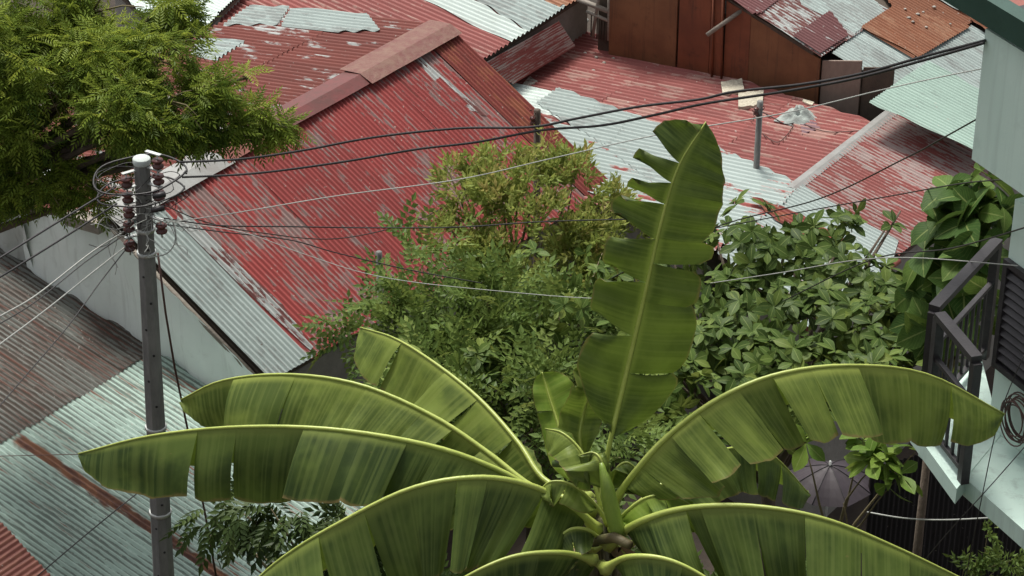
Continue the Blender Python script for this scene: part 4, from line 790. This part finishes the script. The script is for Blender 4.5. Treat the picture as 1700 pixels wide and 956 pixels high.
# low undergrowth in the shade below and behind the banana
ug = []
for k in range(9000):
    y = rng.uniform(12.8, 25.0); x = rng.uniform(-2.2, 2.9)*y/18; ug.append((x, y, ground_z(y)+rng.uniform(.05, 1.3+.6*math.sin(x*2.1+y))))
p = np.array(ug); n = len(p); d = rng.normal(size=(n, 3)); d[:, 2] = np.abs(d[:, 2])*.6
V, f_ = frond_t(.36, 6, .09, .05, 70, .35, .25, .1, .2, 0)
o = bulk('ground_cover', place(V, p, frames(d, np.tile(ZZ, (n, 1))+rng.normal(size=(n, 3))*.3, rng.normal(size=n)*.5), rng.uniform(.8, 1.5, n)), f_, M['pinnate'], rng.beta(2, 3, n)*.7, None); tag(o, 'shaded green undergrowth on the slope below the banana plant', 'undergrowth')
wd = thing('yard_weed', 'leafy weed in the dark yard at the bottom right', 'weed')
WB = [(1640, 880, 21, 16, 1), (1630, 920, 21, 24, 1), (1650, 950, 21, 26, 1), (1600, 945, 21, 16, .7), (1680, 930, 20.8, 20, .8)]
limbs(wd, A3(4.7, 21.0, ground_z(21)), [aty(*q[:3]) for q in WB], .02, 'twig', .1)
foliage('foliage', wd, WB, 150, SPR[0], SPR[1], M['pinnate'], .9, .4, (.8, 1.2), 3, 0, SPR[2], .3)
# ---------------------------------------------------------------- banana plant
def bananamat(name, c1, c2, c3):
    m, nt, b = newmat(name); uv = N(nt, 'ShaderNodeUVMap'); uv.uv_map = 'UVMap'; sp = N(nt, 'ShaderNodeSeparateXYZ'); L(nt, uv.outputs[0], sp.inputs[0])
    cb = N(nt, 'ShaderNodeCombineXYZ'); L(nt, math_(nt, 'MULTIPLY', objrand(nt), 50.0), cb.inputs[2])
    def vec(sx, sy):
        mp = N(nt, 'ShaderNodeMapping'); L(nt, uv.outputs[0], mp.inputs[0]); mp.inputs['Scale'].default_value = (sx, sy, 1); L(nt, cb.outputs[0], mp.inputs['Location']); return mp.outputs[0]
    st = noise_(nt, vec(48, .25), 1.0, 1, .5); st2 = noise_(nt, vec(11, .4), 1.0, 3, .6); bigp = noise_(nt, vec(3.0, 2.2), 1.0, 4, .6)
    c = mixc(nt, step_(nt, bigp, .38, .66), c1, c2); c = mixc(nt, math_(nt, 'MULTIPLY', step_(nt, st, .44, .60), .34), c, c3); c = mixc(nt, math_(nt, 'MULTIPLY', step_(nt, st2, .52, .70), .20), c, c3)
    av = math_(nt, 'ABSOLUTE', sp.outputs[1]); c = mixc(nt, math_(nt, 'SUBTRACT', 1.0, step_(nt, av, .0, .09)), c, (c3[0]*1.4, c3[1]*1.35, c3[2]*1.2))
    ed = noise_(nt, vec(7, 14), 1, 5, .7); c = mixc(nt, math_(nt, 'MULTIPLY', step_(nt, ed, .69, .75), .6), c, (.20, .15, .06)); em = step_(nt, math_(nt, 'ADD', av, math_(nt, 'MULTIPLY', ed, .10)), .525, .555); c = mixc(nt, math_(nt, 'MULTIPLY', em, .8), c, (.19, .14, .055))
    L(nt, c, b.inputs['Base Color']); b.inputs['Roughness'].default_value = .46; b.inputs['Specular IOR Level'].default_value = .22
    bp = N(nt, 'ShaderNodeBump'); bp.inputs['Strength'].default_value = .35; bp.inputs['Distance'].default_value = .005; L(nt, math_(nt, 'ADD', st, st2), bp.inputs['Height']); L(nt, bp.outputs[0], b.inputs['Normal'])
    t = N(nt, 'ShaderNodeBsdfTranslucent'); L(nt, mixc(nt, .6, c, (.20, .30, .03)), t.inputs[0]); mx = N(nt, 'ShaderNodeMixShader'); mx.inputs[0].default_value = .26
    L(nt, b.outputs[0], mx.inputs[1]); L(nt, t.outputs[0], mx.inputs[2]); L(nt, mx.outputs[0], nt.nodes['Material Output'].inputs['Surface']); return m
M['banana'] = bananamat('banana_leaf', (.028, .05, .011), (.088, .13, .026), (.15, .195, .048)); M['banana_new'] = bananamat('young_banana_leaf', (.12, .20, .025), (.19, .28, .035), (.24, .31, .06))
M['banana_light'] = bananamat('pale_banana_leaf', (.065, .10, .018), (.165, .22, .04), (.22, .27, .065))
M['rib'] = plain('banana_midrib', (.30, .37, .07), (.40, .46, .11), 6, .4, .1, rnd=.1); M['stem'] = plain('banana_stem', (.06, .07, .022), (.11, .085, .04), 3, .6, .3, (1, 1, .25)); M['dry'] = plain('dry_banana_leaf', (.15, .10, .05), (.25, .18, .10), 5, .8, .4)
M['furl'] = plain('furled_leaf_green', (.14, .22, .03), (.22, .30, .05), 9, .45, .1, (1, 1, .3)); M['green_fruit'] = plain('unripe_banana', (.05, .085, .02), (.08, .12, .03), 7, .4, .1)
bn = thing('banana_plant', 'banana plant with long arching torn leaves in the foreground', 'banana plant')
def crom(P, n):
    P = [np.asarray(q, float) for q in P]; Q = [2*P[0]-P[1]]+P+[2*P[-1]-P[-2]]; out = []; k = len(P)-1
    for i in range(n+1):
        x = min(i/n*k, k-1e-6); j = int(x); t = x-j; p0, p1, p2, p3 = Q[j:j+4]; out.append(.5*((2*p1)+(-p0+p2)*t+(2*p0-5*p1+4*p2-p3)*t*t+(-p0+3*p1-3*p2+p3)*t**3))
    return np.array(out)
def banana_leaf(pts, wl, wr, latl, latr, mat='banana', tl=6, tr_=6, t0=.12, rr=.020, curl=.15, seed=1, gap=.008, gap2=None, tip=4.0, fwd=.22, amp=1.0, parent=None, name='leaf', rnd_=.035):
    """pts from base to tip as (px, py, y); wl/wr half widths in metres; lat = direction of each half"""
    rs = random.Random(seed); n = 90; S = crom([aty(*q) for q in pts], n); T = np.gradient(S, axis=0); T /= np.linalg.norm(T, axis=1, keepdims=True); ln = float(np.linalg.norm(np.diff(S, axis=0), axis=1).sum())
    def at(t): x = min(max(t, 0), 1)*n; i = min(int(x), n-1); f = x-i; return S[i]*(1-f)+S[i+1]*f, unit(T[i]*(1-f)+T[i+1]*f)
    def prof(t):
        x = (t-t0)/(1-t0); return 0 if x <= 0 or x >= 1 else min(1, (x/.16)**.55)*(1-max(0, (x-.5)/.5)**tip)**.62
    b = MB()
    for W, lat, nt_, sg, gp in ((wl, latl, tl, -1, gap), (wr, latr, tr_, 1, gap if gap2 is None else gap2)):
        if W <= 0: continue
        cuts = nt_ if isinstance(nt_, (list, tuple)) else sorted(rs.uniform(t0+.08, .96) for _ in range(nt_)); cuts = [t0+.002]+list(cuts)+[.999]; lat = unit(A3(*lat))
        for k in range(len(cuts)-1):
            ta, tb2 = cuts[k], cuts[k+1]; ns_ = max(3, int((tb2-ta)*ln/.035)); da = rs.uniform(-.30, .30)*amp; cu = curl*rs.uniform(.5, 1.6); grid = []; uvs = []; edgecut = rs.uniform(.0, .05); sk = rs.uniform(-.03, .03)*amp
            for i in range(ns_+1):
                t = ta+(tb2-ta)*i/ns_; p_, tn = at(t); l_ = unit(lat-tn*np.dot(lat, tn)); nm = np.cross(tn, l_)*sg; nm = nm if nm[2] > 0 else -nm
                l2 = unit(l_*math.cos(da)+nm*math.sin(da)+tn*(fwd+sk)); e = 2*i/ns_-1; w_ = W*prof(t)*(1-edgecut*abs(math.sin(t*37))+.02*mnoise.noise((t*ln*9, seed, k)))*(1-rnd_*abs(e)**3.5); row = []; ru = []
                for j in range(8):
                    s_ = j/7; x = w_*s_; q = p_+l2*x-tn*(gp*(1 if gp > .03 else .6)*e*abs(e)**3*s_**1.5)-nm*(cu*w_*s_*s_)+nm*(.009*math.sin(t*ln*34+k)*s_+.006*math.sin(t*ln*83+3*k)*s_+.055*mnoise.noise((t*ln*2.6+seed, s_*1.2, k*.7))*s_)*amp
                    row.append(q); ru.append((t*ln, sg*(s_*.5+.001)))
                grid.append(row); uvs.append(ru)
            b.quad_strip(grid, uvs)
    o = b.build(name, M[mat], parent or bn); r = MB(); m_ = 34; r.tube([at(i/m_)[0]+ZZ*.004 for i in range(m_+1)], [rr*(1.05-.85*(i/m_))+(rr*1.3)*math.exp(-i/m_/.05) for i in range(m_+1)], 7); r.build('midrib', M['rib'], o); return o
near = lambda a: (0.0, -math.cos(math.radians(a)), -math.sin(math.radians(a)))
far = lambda a: (0.0, math.cos(math.radians(a)), -math.sin(math.radians(a)))
BY = 12.8
banana_leaf([(985, 850, 12.8), (900, 822, 12.7), (830, 782, 12.7), (720, 742, 12.7), (560, 714, 12.75), (400, 709, 12.9), (250, 724, 13.1), (130, 754, 13.3)], .30, .50, far(70), near(50), 'banana', 3, [.30, .42, .47, .53, .62, .72, .78], .10, .024, .12, 3, 0.0055, None, 3.2)
banana_leaf([(985, 840, 13.1), (890, 812, 13.2), (810, 752, 13.4), (720, 692, 13.6), (600, 640, 13.8), (480, 622, 14), (370, 632, 14.2), (300, 664, 14.4)], .3, .44, far(70), near(48), 'banana_light', 3, [.3, .38, .45, .56, .7, .83], .12, .022, .12, 5, 0.0066, None, 3.5)
banana_leaf([(980, 830, 13.2), (905, 798, 13.4), (860, 735, 13.7), (795, 662, 14.1), (720, 602, 14.5), (655, 562, 14.9), (598, 544, 15.2)], .10, .42, (.6, .6, -.5), (-.35, -.6, -.75), 'banana_light', 2, [.35, .5, .62, .8], .16, .022, .1, 7, 0.0110, None, 4)
banana_leaf([(990, 880, 12.6), (950, 842, 12.5), (880, 806, 12.4), (790, 793, 12.3), (680, 812, 12.25), (560, 870, 12.2), (470, 925, 12.2), (400, 985, 12.2)], .3, .60, far(70), near(52), 'banana', 2, [.24, .33, .40, .47, .56, .66, .76], .06, .024, .12, 9, 0.0066, None, 3.5)
banana_leaf([(1000, 850, 12.9), (1008, 760, 12.9), (1035, 640, 13), (1068, 500, 13.05), (1095, 380, 13.1), (1125, 280, 13.15), (1172, 203, 13.2)], .32, .37, (-1, -.1, .16), (1, -.15, .05), 'banana', [.43, .54, .64, .73, .79, .85], [.36, .50, .585, .645], .22, .019, .16, 11, .075, .010, 2.6, .12, 1.2, rnd_=.2)
banana_leaf([(1010, 850, 12.7), (1050, 790, 12.6), (1105, 728, 12.6), (1190, 664, 12.6), (1290, 622, 12.7), (1410, 607, 12.8), (1540, 622, 13), (1668, 688, 13.2)], .5, .3, near(48), far(70), 'banana_light', [.18, .30, .38, .48, .56, .64, .73, .82, .9], 3, .10, .023, .12, 13, 0.0055, None, 5)
banana_leaf([(1015, 880, 13), (1060, 835, 13.1), (1130, 783, 13.3), (1210, 745, 13.5), (1280, 755, 13.7), (1345, 822, 13.9)], .33, .25, near(55), far(65), 'banana', [.3, .42, .6, .72, .85], 3, .12, .017, .12, 15, 0.0066, None, 4)
banana_leaf([(1010, 905, 12.5), (1060, 868, 12.3), (1140, 844, 12.2), (1250, 841, 12.1), (1370, 862, 12.0), (1490, 910, 12.0), (1620, 972, 12.0)], .55, .3, near(52), far(70), 'banana', [.2, .33, .37, .5, .62, .75, .86], 3, .10, .024, .12, 17, 0.0088, None, 4)
banana_leaf([(1005, 945, 12.2), (1045, 925, 12.0), (1110, 930, 11.9), (1180, 965, 11.8), (1260, 1030, 11.7)], .4, .25, near(55), far(60), 'banana', 3, 2, .1, .022, .12, 19, 0.0055, None, 4)
banana_leaf([(985, 930, 12.3), (930, 918, 12.1), (850, 925, 12), (770, 960, 11.9), (700, 1010, 11.9)], .2, .4, far(65), near(55), 'banana', 2, 3, .1, .02, .12, 21, 0.0066, None, 4)
banana_leaf([(1000, 940, 12.4), (960, 925, 12.35), (900, 940, 12.3), (860, 1000, 12.3)], .2, .4, far(65), near(50), 'banana', 2, 2, .1, .018, .12, 23, 0.0066, None, 4)
banana_leaf([(985, 830, 13.3), (945, 770, 13.5), (925, 700, 13.7), (912, 660, 13.8), (900, 618, 13.9)], .12, .20, (-1, -.2, -.1), (1, -.2, .1), 'banana_new', [.6], [.5], .12, .014, .15, 25, 0.0055, None, 3)
banana_leaf([(1000, 830, 13.2), (965, 745, 13.2), (968, 690, 13.3), (985, 640, 13.3), (1000, 600, 13.35)], .16, .14, (-1, -.3, -.1), (1, -.2, 0), 'banana_light', [.7], [], .2, .014, .1, 27, 0.0055, None, 3)
banana_leaf([(1015, 850, 12.8), (1018, 790, 12.75), (1040, 768, 12.75), (1065, 790, 12.7), (1068, 815, 12.7)], .12, .16, (-.6, -.5, -.5), (.3, -.5, -.7), 'banana', [], [.6], .15, .010, .2, 29, 0.0055, None, 3)
banana_leaf([(1040, 885, 12.5), (1015, 830, 12.45), (1000, 770, 12.45), (985, 752, 12.5), (960, 757, 12.5)], .24, .05, (-.8, -.5, -.6), (.9, -.3, -.1), 'banana_light', [.45, .7], [], .32, .012, .3, 31, 0.0110, None, 3)
banana_leaf([(1045, 905, 12.45), (1080, 895, 12.3), (1120, 915, 12.2), (1160, 960, 12.1)], .12, .22, (.2, -.6, -.6), (.3, .6, -.2), 'banana', [], [], .1, .014, .2, 33, 0.0055, None, 3)
banana_leaf([(1010, 870, 12.6), (985, 835, 12.5), (950, 805, 12.45), (915, 800, 12.45), (895, 815, 12.45)], .08, .16, (-.2, .6, -.5), (0, -.7, -.7), 'banana_light', [.6], [.55, .75], .2, .013, .2, 51, .01, None, 3)
banana_leaf([(1015, 880, 12.55), (1040, 850, 12.45), (1070, 828, 12.45), (1110, 822, 12.45), (1150, 840, 12.5)], .18, .08, (0, -.7, -.7), (.2, .6, -.5), 'banana_new', [.5, .7], [.6], .15, .013, .2, 53, .01, None, 3)
banana_leaf([(1005, 870, 12.7), (985, 800, 12.8), (965, 750, 12.9), (935, 720, 13), (905, 712, 13.1)], .10, .17, (.2, .6, -.2), (-.2, -.7, -.6), 'banana_light', [.6], [.6], .25, .014, .2, 55, .01, None, 3)
banana_leaf([(1000, 900, 12.5), (975, 880, 12.4), (945, 880, 12.35), (920, 905, 12.3), (905, 950, 12.3)], .08, .2, (-.3, .6, -.5), (.3, -.6, -.6), 'banana', [.6], [.5, .7], .15, .014, .2, 57, .01, None, 3)
# furled young leaf, cut stalk, pseudostem with sheaths
r = MB(); r.tube(crom([aty(998, 768, 12.45), aty(1006, 800, 12.4), aty(1014, 840, 12.38), aty(1028, 890, 12.36)], 10), [.012, .022, .03, .036, .042, .047, .05, .052, .052, .05, .046], 10); r.build('furled_leaf', M['furl'], bn)
r = MB(); r.tube([aty(985, 898, 12.5), aty(1020, 892, 12.3), aty(1046, 905, 12.2)], [.03, .034, .030], 10); r.build('cut_stalk', M['stem'], bn)
r = MB(); r.tube([aty(918, 770, 12.9), aty(935, 768, 12.88), aty(962, 767, 12.86)], [.022, .034, .024], 8); r.build('fruit', M['green_fruit'], bn)
base = aty(985, 900, 12.75); gz = ground_z(12.75)
r = MB(); r.tube([A3(base[0], base[1], gz-.2), A3(base[0], base[1], (gz+base[2])/2), base, base+A3(.02, .02, .16)], [.17, .15, .13, .07], 14); r.build('pseudostem', M['stem'], bn)
for k in range(9):
    a = k*.75; t_ = A3(math.cos(a), math.sin(a), 0); r = MB(); h0 = base-ZZ*(.9-.05*k); r.tube([h0+t_*.13, h0+t_*.16+ZZ*.5, base+t_*.13-ZZ*.05, base+t_*.10+ZZ*.25], [.05, .045, .035, .02], 7); r.build('leaf_sheath', M['stem'], bn)
for k, (px, py) in enumerate(((905, 930), (930, 960), (1060, 960), (875, 970))):
    banana_leaf([(985, 915, 12.6), (px*.5+985*.5, 905, 12.5), (px, py, 12.45), (px-5, py+70, 12.5)], .07, .1, (-.7, -.4, -.4), (.7, -.4, -.3), 'dry', [.5], [.6], .2, .012, .3, 40+k, .02, None, 3, name='dead_leaf')
